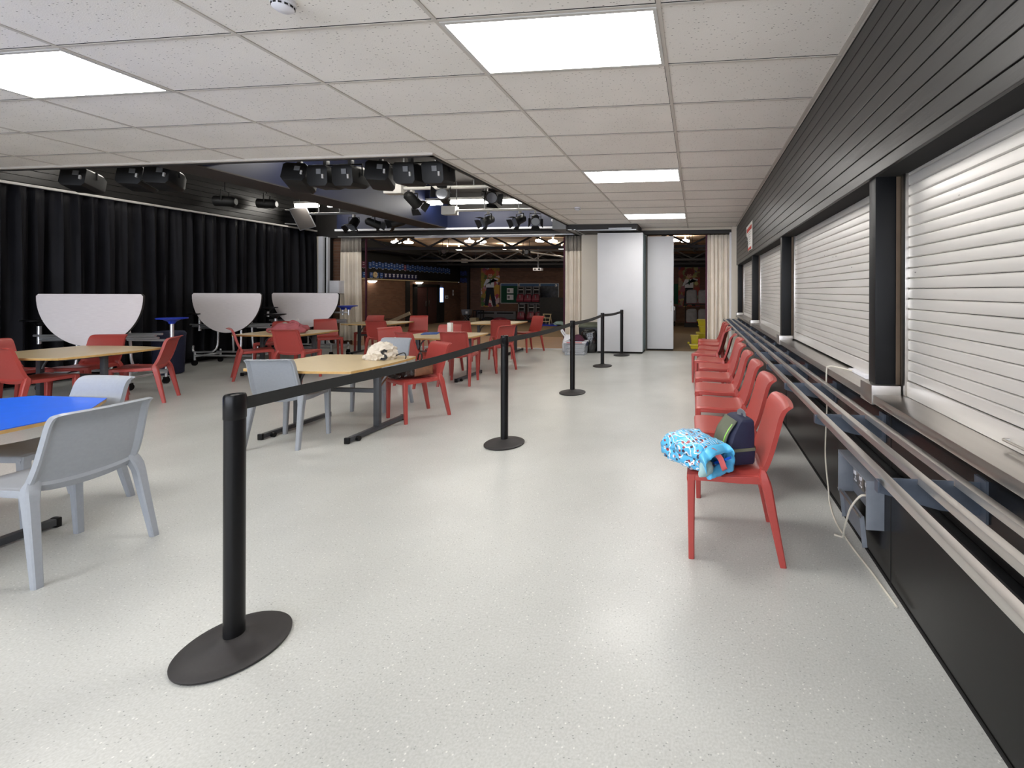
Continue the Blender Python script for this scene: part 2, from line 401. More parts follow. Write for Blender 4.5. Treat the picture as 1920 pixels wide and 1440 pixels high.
# ------------------------------------------------------------------ dimensions
CEIL = 2.8364
GX, GY = -0.1962, 1.6316          # ceiling grid: bars at GX - 1.2 i, GY + 0.6 r
WALL_L, WALL_B, FAR = -9.6, -4.5, 10.2
VX, VY0, VY1 = -2.80, 4.41, 9.44  # the raised black ceiling opening
FX = 0.882                        # face of the board fascia
PX = 0.912                        # face of the lower counter panel
HZ = -0.38                        # lower floor of the hall beyond

# ------------------------------------------------------------------ floor, ceiling, walls
struct(MB().box(WALL_L, 1.6, WALL_B, FAR+0.02, -0.06, 0).build('floor', M['floor'], smooth=False))
# tiled ceiling in pieces around the opening
c = MB()
c.box(WALL_L, 1.3, WALL_B, VY0, CEIL, CEIL+0.02)
c.box(VX, 1.3, VY0, VY1, CEIL, CEIL+0.02)
c.box(-1.27, 1.3, VY1, FAR+0.2, CEIL, CEIL+0.02)
struct(c.build('ceiling', M['tile'], smooth=False))
t = MB()
for i in range(0, 8):
    x = GX-1.2*i
    y1 = FAR+0.15 if x > -1.27 else (VY1 if x > VX else VY0-0.02)
    if x > WALL_L: t.box(x-0.012, x+0.012, WALL_B, y1, CEIL-0.006, CEIL)
for r_ in range(-9, 15):
    y = GY+0.6*r_
    x0 = WALL_L if y < VY0-0.05 else (VX+0.03 if y < VY1 else -1.27)
    if y < FAR: t.box(x0, FX, y-0.009, y+0.009, CEIL-0.005, CEIL)
struct(t.build('trim_1', M['tbar'], smooth=False))
t = MB()       # shadow lines where the tiles sit in the grid
for i in range(0, 8):
    x = GX-1.2*i
    y1 = FAR+0.15 if x > -1.27 else (VY1 if x > VX else VY0-0.02)
    if x > WALL_L: t.box(x-0.016, x-0.012, WALL_B, y1, CEIL-0.0015, CEIL)
for r_ in range(-9, 15):
    y = GY+0.6*r_
    x0 = WALL_L if y < VY0-0.05 else (VX+0.03 if y < VY1 else -1.27)
    if y < FAR: t.box(x0, FX, y-0.014, y-0.009, CEIL-0.0015, CEIL)
struct(t.build('trim_2', M['gap'], smooth=False))
# wall edge angle along the right
struct(MB().box(FX-0.028, FX, WALL_B, FAR, CEIL-0.004, CEIL).build('trim_3', M['tbar'], smooth=False))
# edge trim round the raised opening
t = MB()
t.box(WALL_L, VX+0.03, VY0-0.035, VY0, CEIL-0.022, CEIL+0.01)
t.box(VX, VX+0.03, VY0, VY1, CEIL-0.014, CEIL+0.02)
struct(t.build('trim_4', M['tbar'], bevel=0.006))
t = MB()
t.box(VX-0.03, VX, VY0, VY1, CEIL-0.03, CEIL+0.05)
t.box(WALL_L, VX, VY0, VY0+0.03, CEIL-0.03, CEIL+0.05)
t.box(VX-0.05, VX-0.035, VY0+0.05, VY1, CEIL-0.01, CEIL+0.02)
struct(t.build('trim_5', M['bulk'], smooth=False))
VT = 3.75
struct(MB().box(WALL_L, VX+0.1, VY0-0.1, FAR, VT, VT+0.05).build('ceiling_raised', M['void'], smooth=False))
t = MB()
t.box(WALL_L, VX+0.06, VY0+0.03, VY0+0.08, CEIL+0.05, VT)
t.box(VX+0.0, VX+0.06, VY0, FAR, CEIL+0.03, VT)
struct(t.build('trim_6', M['void'], smooth=False))
# outer walls
struct(MB().box(WALL_L-0.1, WALL_L, WALL_B, FAR+0.3, 0, VT).build('wall_left', M['black_paint'], smooth=False))
struct(MB().box(WALL_L-0.1, 1.7, WALL_B-0.1, WALL_B, 0, CEIL+0.1).build('wall_back', M['cream_wall'], smooth=False))
# unseen windows added behind the camera as fill light
for i, (xa, xb) in enumerate(((-8.6, -6.6), (-6.2, -4.2), (-3.8, -1.8), (-1.4, 0.6))):
    q = MB(); q.box(xa, xb, WALL_B+0.005, WALL_B+0.02, 0.9, 2.4)
    o = struct(q.build('window_%d' % (i+2), M['fill_pane'], smooth=False))
    q = MB()
    for a in ((xa-0.05, xa, 0.85, 2.45), (xb, xb+0.05, 0.85, 2.45), ((xa+xb)/2-0.025, (xa+xb)/2+0.025, 0.9, 2.4), (xa, xb, 0.85, 0.9), (xa, xb, 2.4, 2.45)): q.box(a[0], a[1], WALL_B, WALL_B+0.05, a[2], a[3])
    struct(q.build('window_frame', M['white_paint'], parent=o, smooth=False))
# black boards above the left curtain
t = MB(); z = 2.9
while z < VT-0.02:
    t.box(-9.55, -9.52, VY0, 9.95, z, min(z+0.092, VT)); z += 0.097
t.box(-9.58, -9.55, VY0, 9.95, 2.85, VT)
struct(t.build('trim_7', M['black_board'], bevel=0.003, smooth=False))

# ------------------------------------------------------------------ right wall
struct(MB().box(PX, PX+0.05, WALL_B, FAR, 0, 0.82).build('wall_right', M['black_panel'], smooth=False))
struct(MB().box(PX-0.006, PX, WALL_B, FAR, 0, 0.012).build('baseboard_right', M['gap'], smooth=False))
# vertical joints of the panel are cut as thin strips
t = MB()
for y in (0.2, 2.2, 4.65, 7.1): t.box(PX-0.0015, PX, y, y+0.004, 0.01, 0.83)
struct(t.build('trim_8', M['gap'], smooth=False))
# board fascia
t = MB(); z = 1.967
hts = [0.062]+[0.0863]*9
for h in hts:
    t.box(FX, FX+0.02, WALL_B, 10.07, z, min(z+h-0.006, 2.80)); z += h
struct(t.build('wall_fascia', M['black_board'], bevel=0.0025, smooth=False))
t = MB(); t.box(FX+0.014, FX+0.05, WALL_B, 10.06, 1.969, CEIL); t.box(FX+0.02, 1.4, WALL_B, 10.06, 1.967, 1.985)
struct(t.build('wall_fascia_backing', M['gap'], smooth=False))
# far return of the fascia and the cream wall beside it
struct(MB().box(0.78, 1.6, FAR-0.1, FAR+0.2, 0, CEIL).build('wall_far_right', M['cream_wall'], smooth=False))
# kitchen side behind the shutters
struct(MB().box(1.35, 1.4, WALL_B, FAR, 0.8, 2.1).build('wall_kitchen', M['gap'], smooth=False))

# worktop with steel boxes at the pillar feet
ct = thing('counter', 'long stainless steel serving counter under the shutters', 'counter')
b = MB(); b.box(0.875, 1.34, WALL_B+0.02, FAR-0.12, 0.829, 0.872); b.build('worktop', M['steel'], ct, bevel=0.003)
PIL = [(-0.15, -0.065), (2.36, 2.445), (4.845, 4.93), (7.35, 7.435), (9.88, 9.965)]
for (a, bb) in PIL:
    q = MB(); q.box(0.869, 1.008, a-0.04, bb+0.03, 0.822, 0.918); q.build('pillar_cover', M['steel'], ct, bevel=0.003)
for i, (a, bb) in enumerate(PIL):
    q = MB(); q.box(0.9, 1.0, a, bb, 0.916, 1.972)
    struct(q.build('pillar', M['black_paint'], bevel=0.004))
    q = MB(); q.box(1.0, 1.022, a+0.002, bb-0.002, 0.916, 1.967)
    struct(q.build('pillar_timber', M['wood_strip'], smooth=False))
# roller shutters
SX = 1.035
def shutter(y0, y1, foot, label):
    t = thing('roller_shutter', label, 'shutter', (SX, (y0+y1)/2, foot), 0, 'roller shutters over the serving counter')
    L = (y1-y0)/2; s = MB(); z = 0.078; pit = 0.0502
    while z < 1.967-foot:
        s.prism([(0.0, z), (-0.0065, z+0.004), (-0.008, z+pit*0.5), (-0.0065, z+pit-0.0065), (0.0, z+pit-0.0025), (0.01, z+pit-0.0025), (0.01, z)], -L, L, 'y')
        z += pit
    o = s.build('slat_curtain', M['shutter'], t, ang=50)
    s = MB(); s.box(-0.012, 0.012, -L, L, 0.0, 0.074); s.build('bottom_rail', M['shutter'], t, bevel=0.004)
    for e in (-1, 1):
        g = MB(); g.box(-0.022, 0.02, e*(L+0.005)-0.022, e*(L+0.005)+0.022, 0, 1.967-foot)
        g.build('guide_channel', M['steel'], t, bevel=0.002)
    return t
shutter(-0.02, 2.31, 0.873, 'widest-looking aluminium roller shutter, nearest to the camera, closed')
shutter(2.51, 4.80, 0.887, 'aluminium roller shutter with a cable trapped under its bottom rail')
shutter(5.0, 7.30, 0.873, 'narrow aluminium shutter between the second and third black pillars')
shutter(7.5, 9.83, 0.873, 'farthest aluminium roller shutter, darkest, by the cream wall')
# lifting handle on the nearest shutter rail
h = MB(); h.tube([(SX-0.012, 1.45, 0.90), (SX-0.03, 1.45, 0.90), (SX-0.03, 1.58, 0.90), (SX-0.012, 1.58, 0.90)], 0.005)
tag(h.build('shutter_handle', M['steel']), 'small steel pull handle on the nearest shutter rail', 'handle')

# tray slide: three rails on steel brackets
ts = thing('tray_slide', 'three-rail stainless tray slide in front of the counter', 'tray slide')
for x in (0.598, 0.716, 0.828):
    q = MB(); q.box(x, x+0.03, -2.5, 10.0, 0.759, 0.785); q.build('rail', M['steel_rail'], ts, bevel=0.0022)
for k in range(-1, 12):
    y = 1.53+0.76*k
    q = MB(); q.prism([(0.585, 0.772), (0.585, 0.735), (0.60, 0.725), (0.78, 0.68), (0.905, 0.668), (0.905, 0.776), (0.86, 0.776), (0.86, 0.757), (0.825, 0.757), (0.825, 0.776), (0.75, 0.776), (0.75, 0.757), (0.715, 0.757), (0.715, 0.776), (0.63, 0.776), (0.63, 0.757), (0.598, 0.757), (0.598, 0.772)][::-1], y-0.002, y+0.002, 'y')
    q.box(0.904, PX, y-0.03, y+0.03, 0.655, 0.79)
    q.box(0.583, 0.588, y-0.025, y+0.002, 0.735, 0.772)
    q.build('bracket', M['galv'], ts, smooth=False)
# black conduit along the panel
t = MB(); t.box(0.872, PX, -2.5, 9.9, 0.52, 0.56)
tag(t.build('cable_trunking', M['black_paint'], bevel=0.006), 'glossy black trunking running along the panel below the tray rails', 'trunking')
# power outlet box
so = thing('socket_box', 'steel-cased socket box with hinged lid hanging open on black panel', 'power socket', (PX, 2.49, 0.33))
q = MB(); q.box(-0.004, 0, -0.215, 0.215, -0.10, 0.12); q.build('back_plate', M['plate'], so, smooth=False)
for e in (-0.215, 0.215):
    q = MB(); q.box(-0.085, 0, e-0.004, e+0.004, -0.11, 0.13); q.build('side_plate', M['plate'], so, bevel=0.002)
q = MB(); q.box(-0.085, 0, -0.215, 0.215, 0.122, 0.13); q.build('top_plate', M['plate'], so, bevel=0.002)
for k in range(2):
    sk = MB(); y0 = -0.17+k*0.17; sk.box(-0.022, -0.004, y0, y0+0.15, -0.02, 0.068)
    s_ = sk.build('double_socket', M['steel'], so, bevel=0.004)
    for dx in (0.02, 0.105):
        sw = MB(); sw.box(-0.028, -0.022, y0+dx, y0+dx+0.024, 0.03, 0.052); sw.build('switch', M['white_plastic'], s_, smooth=False)
        sw = MB(); sw.box(-0.0235, -0.022, y0+dx+0.008, y0+dx+0.016, 0.008, 0.020); sw.box(-0.0235, -0.022, y0+dx-0.004, y0+dx+0.008, -0.006, 0.002); sw.box(-0.0235, -0.022, y0+dx+0.016, y0+dx+0.028, -0.006, 0.002); sw.build('pin_holes', M['white_plastic'], s_, smooth=False)
T_ = Matrix.Rotation(R(-6), 3, 'Y')
lid = MB(); lid.obox(T_ @ Vector((-0.062, 0.07, -0.18)), (0.004, 0.32, 0.15), T_)
for e in (-0.09, 0.23): lid.obox(T_ @ Vector((-0.072, e, -0.18)), (0.024, 0.006, 0.16), T_)
lid.build('lid', M['plate'], so, smooth=False)
q = MB(); q.cyl((-0.075, -0.10, -0.104), (-0.075, 0.24, -0.104), 0.006); q.build('hinge', M['steel'], so)
# cables
def curve_pts(P, n=10):
    P = [Vector(p) for p in P]; out = []
    for i in range(len(P)-1):
        a = P[max(i-1, 0)]; b_ = P[i]; c_ = P[i+1]; d = P[min(i+2, len(P)-1)]
        for k in range(n):
            t = k/n
            out.append(0.5*((2*b_)+(c_-a)*t+(2*a-5*b_+4*c_-d)*t*t+(3*b_-a-3*c_+d)*t**3))
    out.append(P[-1]); return out
q = MB(); q.tube(curve_pts([(0.978, 2.93, 0.884), (0.93, 2.97, 0.893), (0.872, 3.05, 0.89), (0.862, 3.07, 0.84), (0.868, 3.08, 0.6), (0.862, 3.09, 0.3), (0.875, 3.06, 0.06), (0.862, 2.98, 0.006), (0.832, 2.74, 0.005), (0.84, 2.49, 0.005), (0.858, 2.31, 0.005), (0.875, 2.05, 0.005)]), 0.005, 6)
tag(q.build('power_cable', M['cable']), 'cream cable from under the shutter down the black panel to the floor', 'cable')
q = MB(); q.tube(curve_pts([(0.868, 2.355, 0.35), (0.83, 2.36, 0.345), (0.80, 2.41, 0.26), (0.80, 2.48, 0.15), (0.81, 2.54, 0.08), (0.82, 2.60, 0.006), (0.78, 2.62, 0.005)]), 0.0055, 6)
q.box(0.862, 0.8835, 2.335, 2.375, 0.325, 0.365)
tag(q.build('plugged_lead', M['cable']), 'cream lead plugged into the socket box and hanging to the floor', 'cable')
q = MB(); q.prism([(2.72, 0.873), (2.735, 0.895), (2.82, 0.89), (2.90, 0.888), (3.02, 0.888), (3.03, 0.873)], 0.985, 1.05, 'x')  # solid pale strip in place of light leaking through the shutter gap
tag(q.build('gap_light_strip', M['white_plastic'], bevel=0.003), 'pale solid strip standing in for light leaking under the shutter by the cable', 'light leak')
q = MB(); q.blob(0.03, 0.035, 0.03, 0.2, 6, 3, c=(0.985, 2.54, 0.876), sub=3)
tag(q.build('crumpled_bag', M['white_plastic']), 'scrap of white polythene on the counter beside the nearest pillar', 'scrap')
# notice on the fascia
nt_ = thing('paper_notice', 'white and red paper notice pinned on the black fascia boards', 'notice', (FX-0.001, 7.62, 2.29))
q = MB(); q.grid(lambda u, v: (-0.003-0.014*math.sin(u*5)*(1-v), (u-0.5)*0.86, (v-0.5)*0.46), 10, 6); q.build('sheet', M['paper'], nt_, solid=0.002)
q = MB(); q.grid(lambda u, v: (-0.006-0.014*math.sin((0.1+u*0.8)*5)*(1-(0.72+v*0.16)), (u-0.5)*0.7, 0.11+v*0.07), 8, 2); q.build('heading_print', M['paper_red'], nt_, solid=0.001)
q = MB(); q.grid(lambda u, v: (-0.006-0.014*math.sin((0.1+u*0.8)*5)*(1-(0.03+v*0.1)), (u-0.5)*0.7, -0.215+v*0.04), 8, 2); q.build('footer_print', M['paper_red'], nt_, solid=0.001)
q = MB()
for k in range(6): q.grid(lambda u, v, k=k: (-0.006-0.014*math.sin((0.2+u*0.6)*5)*(0.35+0.1*k), (u-0.5)*0.5, 0.075-k*0.04+v*0.008), 8, 1)
q.build('text_lines', M['print_grey'], nt_, solid=0.001)

# ------------------------------------------------------------------ ceiling lights and detectors
def ceiling_light(xc, yc, label):
    t = thing('ceiling_light', label, 'ceiling light', (xc, yc, CEIL), 0, 'recessed light panels in the tiled ceiling')
    q = MB(); q.box(-0.567, 0.567, -0.267, 0.267, -0.008, -0.003); q.build('diffuser', M['panel_light'], t, smooth=False)
    q = MB()
    for a in ((-0.588, -0.567, -0.288, 0.288), (0.567, 0.588, -0.288, 0.288), (-0.567, 0.567, -0.288, -0.267), (-0.567, 0.567, 0.267, 0.288)): q.box(*a, -0.01, 0)
    q.build('frame', M['white_metal'], t, smooth=False)
cx0, cx1 = GX-0.6, GX-4.2
ceiling_light(cx0, GY+0.9, 'largest light panel, in the tiles above the aisle')
ceiling_light(cx0, GY+3.9, 'middle one of the three light panels in line above the aisle')
ceiling_light(cx0, GY+6.9, 'smallest light panel, nearest the folding partition')
ceiling_light(cx1, GY+0.9, 'light panel cut by the frame edge, above the blue table')
ceiling_light(cx0, GY-2.1, 'light panel above the aisle behind the camera')
ceiling_light(GX-7.8, GY-2.1, 'unseen light panel added behind the camera on the curtain side')  # unseen panel added to brighten the white half-round tops
ceiling_light(cx1, GY-2.1, 'light panel over the tables behind the camera')
def detector(x, y, label):
    t = thing('smoke_detector', label, 'smoke detector', (x, y, CEIL), 0, 'smoke detectors on the tiled ceiling')
    q = MB(); q.lathe([(0.055, 0), (0.055, -0.018), (0.05, -0.024)], 28); q.build('base', M['white_plastic'], t)
    q = MB(); q.lathe([(0.046, -0.022), (0.047, -0.04), (0.034, -0.05), (0.0, -0.052)], 28, cap=False); q.build('chamber', M['white_plastic'], t)
    q = MB()
    for k in range(12):
        a = 2*PI*k/12; q.obox((0.047*math.cos(a), 0.047*math.sin(a), -0.032), (0.004, 0.014, 0.009), Matrix.Rotation(a, 3, 'Z'))
    q.build('vent_slots', M['gap'], t, smooth=False)
detector(-2.065, 2.0, 'white smoke detector half cut by the frame edge')
detector(-2.065, 7.52, 'small white smoke detector near the far end of the tiles')

# ------------------------------------------------------------------ far end: bulkhead, partition, curtains
t = MB()
t.box(-2.85, -1.275, VY1, FAR+0.1, 2.70, CEIL)
t.box(-1.275, 0.78, FAR, FAR+0.25, 2.70, 2.79)
struct(t.build('trim_9', M['bulk'], smooth=False))
t = MB(); t.box(-1.275, 0.78, FAR-0.01, FAR+0.26, 2.79, CEIL+0.01)
struct(t.build('trim_10', M['cream_wall'], smooth=False))
t = MB(); t.box(-1.9, -1.4, VY1-0.012, VY1, 2.725, 2.75); t.box(-2.72, -1.3, VY1-0.006, VY1, 2.698, 2.716)
t.box(-2.75, -2.66, VY1-0.2, FAR, 2.69, 2.70); t.box(-2.62, -2.58, VY1-0.2, FAR, 2.69, 2.70)
struct(t.build('trim_11', M['alu'], smooth=False))
t = MB(); t.box(-3.12, -2.82, VY1-0.12, FAR-0.2, 2.72, 3.0)
struct(t.build('trim_12', M['grey_metal'], smooth=False))
# header over the wide opening and navy cross beam
t = MB(); t.box(WALL_L, -2.3, FAR, FAR+0.3, 2.70, VT)
struct(t.build('wall_far', M['bulk'], smooth=False))
t = MB(); t.box(-8.85, -3.0, FAR-0.18, FAR, 2.885, 3.27)
struct(t.build('beam', M['blue_beam'], smooth=False))
t = MB(); t.box(-8.85, -3.0, FAR-0.25, FAR-0.19, 2.835, 2.878)
t.box(-6.9, -3.35, FAR-0.03, FAR, 2.675, 2.70)
struct(t.build('trim_13', M['white_paint'], smooth=False))
t = MB(); t.box(-8.9, -2.4, FAR-0.1, FAR+0.05, 2.70, 2.725)
struct(t.build('trim_14', M['alu'], smooth=False))
t = MB(); t.box(-6.48, -5.95, VY0+0.1, FAR-0.18, 2.885, VT)
struct(t.build('beam_main', M['blue_beam'], smooth=False))
t = MB(); t.box(-6.485, -5.945, VY0+0.1, FAR-0.18, 2.87, 2.886)
struct(t.build('beam_soffit', M['beam_under'], smooth=False))
# left corner column, frame and brick pier
struct(MB().box(WALL_L, -9.37, FAR-0.15, FAR+0.15, 0, 2.72).build('wall_corner', M['cream_wall'], smooth=False))
struct(MB().box(-9.37, -9.25, FAR-0.16, FAR+0.1, 0, 2.72).build('trim_15', M['white_paint'], smooth=False))
struct(MB().box(-9.25, -9.20, FAR-0.1, FAR+0.1, 0, 2.70).build('trim_16', M['gap'], smooth=False))
struct(MB().box(-9.19, -9.15, FAR-0.12, FAR-0.05, 0, 2.70).build('trim_17', M['white_paint'], smooth=False))
struct(MB().box(-9.25, -8.74, FAR+0.12, FAR+0.2, 0, 2.70).build('wall_pier', M['brick'], smooth=False))
wb = thing('wall_box', 'white electrical box fixed on the brick pier', 'electrical box', (-8.93, FAR-0.06, 1.46))
q = MB(); q.box(-0.13, 0.13, -0.11, 0.18, -0.16, 0.16); q.build('case', M['white_plastic'], wb, bevel=0.01)
q = MB(); q.box(-0.12, 0.12, -0.115, -0.109, -0.13, 0.14); q.build('cover', M['white_plastic'], wb, bevel=0.003)
# cream wall piece between curtain and partition
struct(MB().box(-2.69, -2.2, FAR-0.04, FAR+0.3, 0, 2.72).build('wall_nib', M['cream_wall'], smooth=False))
struct(MB().box(0.74, 0.8, FAR-0.02, FAR+0.2, 0, 2.72).build('wall_far_right_nib', M['white_paint'], smooth=False))

def drape(name, label, cat, x0, x1, y, z0, z1, m, pleats, amp, seed, heading=None, along='x', group=None, flare=0.0, gather=0.0):
    rnd = random.Random(seed); ph = [rnd.uniform(0, 6.28) for _ in range(6)]
    t = thing(name, label, cat, group=group)
    def f(u, v):
        a = amp*(0.45+0.55*(1-v)**0.5)
        w_ = math.sin(2*PI*pleats*u+ph[0]+0.9*math.sin(2*PI*u*1.7+ph[1])+0.5*math.sin(5*u+ph[4])*(1-v))
        o = a*(w_*0.8+0.35*math.sin(2*PI*pleats*2.3*u+ph[2]+2*v)*(0.4+0.6*v)+0.3*math.sin(2*PI*pleats*0.4*u+ph[3]))
        p = x0+(x1-x0)*(u+flare*(u-0.5)*(1-v))
        zz = z0+(z1-z0)*v
        return (p, y+o, zz) if along == 'x' else (y+o, p, zz)
    n = int(pleats*12)+8
    if heading:
        k = 1-heading/(z1-z0)
        MB().grid(lambda u, v: f(u, v*k), n, 10).build('fabric', m, t, solid=0.004)
        MB().grid(lambda u, v: f(u, k+v*(1-k)), n, 3).build('heading', M['grey_cloth'], t, solid=0.005)
    else:
        MB().grid(f, n, 16).build('fabric', m, t, solid=0.004)
    return t
cr = drape('curtain', 'long black stage curtain covering the side wall', 'curtain', 2.2, 10.02, -9.42, 0.08, 2.83, M['black_cloth'], 40, 0.085, 4, along='y')
q = MB(); q.box(-9.44, -9.385, 1.5, 10.03, 2.835, 2.87)
tag(q.build('curtain_rail', M['white_metal'], bevel=0.004), 'long white curtain rail above the black stage curtain', 'curtain rail')
drape('cream_curtain', 'cream curtain with dark heading beside the brick pier', 'curtain', -8.93, -8.36, FAR+0.03, 0.12, 2.70, M['cream_cloth'], 5.5, 0.06, 7, heading=0.36, flare=0.12, group='cream curtains at the hall openings')
drape('cream_curtain', 'cream curtain with dark heading beside the cream wall nib', 'curtain', -3.14, -2.73, FAR+0.12, 0.12, 2.70, M['cream_cloth'], 4, 0.06, 8, heading=0.36, group='cream curtains at the hall openings')
drape('cream_curtain', 'plain cream curtain at the narrow opening behind the red chairs', 'curtain', 0.235, 0.74, FAR+0.06, 0.03, 2.68, M['cream_cloth'], 5, 0.05, 9, group='cream curtains at the hall openings')
struct(MB().box(0.20, 0.235, FAR+0.02, FAR+0.1, 0, 2.68).build('trim_18', M['plum'], smooth=False))
struct(MB().box(-3.20, -3.165, FAR+0.2, FAR+0.26, 0, 2.68).build('trim_19', M['plum'], smooth=False))
struct(MB().box(-8.30, -8.27, FAR+0.08, FAR+0.12, 0, 2.68).build('trim_20', M['plum'], smooth=False))
# folded partition stack
fp = thing('folding_partition', 'stack of folded pale grey partition panels beside the bin bag', 'partition', (-1.69, 9.66, 0))
for k in range(6):
    y0 = k*0.098
    q = MB(); q.box(-0.505, 0.505, y0, y0+0.084, 0.045, 2.67); p_ = q.build('panel', M['panel_grey'], fp, bevel=0.003)
    q = MB(); q.box(0.503, 0.512, y0+0.006, y0+0.078, 0.05, 2.66); q.build('edge_strip', M['teal_edge'] if k else M['alu'], p_, smooth=False)
    q = MB(); q.box(-0.50, 0.50, y0+0.012, y0+0.072, 0.008, 0.045); q.build('bottom_seal', M['gap'], p_, smooth=False)
pp = thing('partition_panel', 'single pale grey partition leaf with a lock, beside the narrow opening', 'partition', (-0.845, 10.28, 0))
q = MB(); q.box(-0.305, 0.305, 0, 0.08, 0.04, 2.66); q.build('panel', M['panel_grey'], pp, bevel=0.003)
q = MB(); q.box(-0.30, 0.30, 0.01, 0.07, 0.008, 0.04); q.build('bottom_seal', M['gap'], pp, smooth=False)
q = MB(); q.box(0.30, 0.309, 0.004, 0.076, 0.045, 2.655); q.build('edge_strip', M['alu'], pp, smooth=False)
q = MB(); q.lathe([(0.022, 0), (0.022, 0.006), (0.014, 0.012)], 20); o = q.build('lock_cylinder', M['white_metal'], pp, loc=(0.26, 0, 1.14)); o.rotation_euler = (PI/2, 0, 0)
q = MB(); q.box(0.25, 0.275, -0.008, 0, 0.92, 1.05); q.build('lock_plate', M['white_metal'], pp, bevel=0.003)
q = MB(); q.tube([(0.309, 0.02, 1.02), (0.335, 0.0, 1.02), (0.335, 0.0, 0.94)], 0.01, 8); q.build('handle', M['white_metal'], pp)
struct(MB().box(-1.16, -1.145, FAR+0.02, FAR+0.2, 0, 2.7).build('trim_21', M['gap'], smooth=False))
struct(MB().box(-2.25, -1.15, FAR+0.15, FAR+0.3, 0, 2.7).build('wall_partition_side', M['cream_wall'], smooth=False))
# threshold
struct(MB().box(-8.05, -2.69, FAR-0.06, FAR+0.08, -0.001, 0.008).build('trim_22', M['white_paint'], smooth=False))

# ------------------------------------------------------------------ chairs
def interp(P, t):
    k = t*(len(P)-1); i = min(int(k), len(P)-2); f = k-i
    a = P[max(i-1, 0)]; b = P[i]; c_ = P[i+1]; d = P[min(i+2, len(P)-1)]
    return [0.5*(2*b[q]+(c_[q]-a[q])*f+(2*a[q]-5*b[q]+4*c_[q]-d[q])*f*f+(3*b[q]-a[q]-3*c_[q]+d[q])*f**3) for q in range(len(b))]
def make_chair(label, m, group):
    t = thing('dining_chair', label, 'chair', group=group)
    # seat: (y, z, half width)
    top = [(0.236, 0.405, 0.200), (0.238, 0.428, 0.204), (0.226, 0.444, 0.207), (0.15, 0.449, 0.210), (0.05, 0.442, 0.211), (-0.06, 0.438, 0.210), (-0.135, 0.446, 0.206), (-0.16, 0.47, 0.200)]
    def sa(u, v):
        y, z, h = interp(top, v); e = (2*u-1)
        return (e*h, y, z-0.006*(1-e*e)-0.010*max(0, abs(e)-0.9)*10)
    def sb(u, v):
        y, z, h = interp(top, v); e = (2*u-1)
        th = 0.014+0.022*max(0, (abs(e)-0.8)/0.2)
        k = min(1, max(0, (v-0.05)/0.2))
        return (e*(h-0.004), y-0.012*(1-k)+ (0.012 if v > 0.93 else 0), z-th*k-0.003)
    MB().shell(sa, sb, 22, 26).build('seat', m, t, ang=50)
    # back: (y, z, half width), from under the seat to the flared lip
    prof = [(-0.128, 0.430, 0.205), (-0.150, 0.470, 0.205), (-0.172, 0.53, 0.203), (-0.192, 0.60, 0.200), (-0.211, 0.67, 0.197), (-0.228, 0.735, 0.194), (-0.243, 0.768, 0.192), (-0.260, 0.785, 0.191), (-0.284, 0.795, 0.189)]
    def prm(u, v):
        e = 2*u-1; y, z, h = interp(prof, v)
        r = 0.045                                      # rounded top corners
        hw = h
        if v > 0.84:
            k = (v-0.84)/0.16; hw = h-0.030*(1-math.sqrt(max(0, 1-k*k)))
        # the lower edge sags in an arc between the legs
        low = max(0, 1-v/0.35)
        z2 = z-0.028*(1-e*e)*low+0.022*(e**8)*low
        y2 = y-0.016*(1-e*e)*min(1, v*1.5)
        return e*hw, y2, z2, e
    def ba(u, v):
        x, y, z, e = prm(u, v); return (x, y, z)
    def bb(u, v):
        x, y, z, e = prm(u, v)
        edge = min((1-abs(e))/0.09, v/0.10, (1-v)/0.10)
        d = 0.024 if edge < 1 else (0.009 if edge > 1.2 else 0.024-0.015*(edge-1)/0.2)
        return (x*0.985, y-d, z-d*0.25)
    MB().shell(ba, bb, 40, 34).build('backrest', m, t, ang=28)
    def sect(c_, a, b):
        x, y, z = c_; k = 0.3
        P = [(-1, -1+k), (-1+k, -1), (1-k, -1), (1, -1+k), (1, 1-k), (1-k, 1), (-1+k, 1), (-1, 1-k)]
        return [(x+p*a/2, y+q*b/2, z) for p, q in P]
    for s_ in (-1, 1):
        q = MB(); q.loft([sect(c_, a, b) for c_, a, b in (((s_*0.184, 0.212, 0.436), 0.052, 0.046), ((s_*0.185, 0.215, 0.40), 0.047, 0.042), ((s_*0.189, 0.215, 0.25), 0.041, 0.036), ((s_*0.198, 0.213, 0.0), 0.033, 0.030))])
        q.build('leg', m, t, bevel=0.0)
    for s_ in (-1, 1):
        q = MB(); q.loft([sect(c_, a, b) for c_, a, b in (((s_*0.184, -0.150, 0.474), 0.040, 0.022), ((s_*0.190, -0.152, 0.448), 0.050, 0.044), ((s_*0.198, -0.160, 0.415), 0.050, 0.054), ((s_*0.203, -0.172, 0.375), 0.043, 0.050), ((s_*0.211, -0.202, 0.22), 0.038, 0.042), ((s_*0.223, -0.246, 0.0), 0.032, 0.032))])
        q.build('leg', m, t)
    # side rails under the seat
    for s_ in (-1, 1):
        q = MB(); q.loft([sect2 for sect2 in ([(s_*0.198-0.010, 0.2, 0.405), (s_*0.198+0.008, 0.2, 0.405), (s_*0.198+0.008, 0.2, 0.432), (s_*0.198-0.010, 0.2, 0.432)], [(s_*0.200-0.010, -0.15, 0.400), (s_*0.200+0.008, -0.15, 0.400), (s_*0.200+0.008, -0.15, 0.436), (s_*0.200-0.010, -0.15, 0.436)])])
        q.build('side_rail', m, t, bevel=0.003)
    return t
red0 = make_chair('red', M['red'], 'red moulded chairs')
gry0 = make_chair('grey', M['grey'], 'pale grey moulded chairs')
used = set()
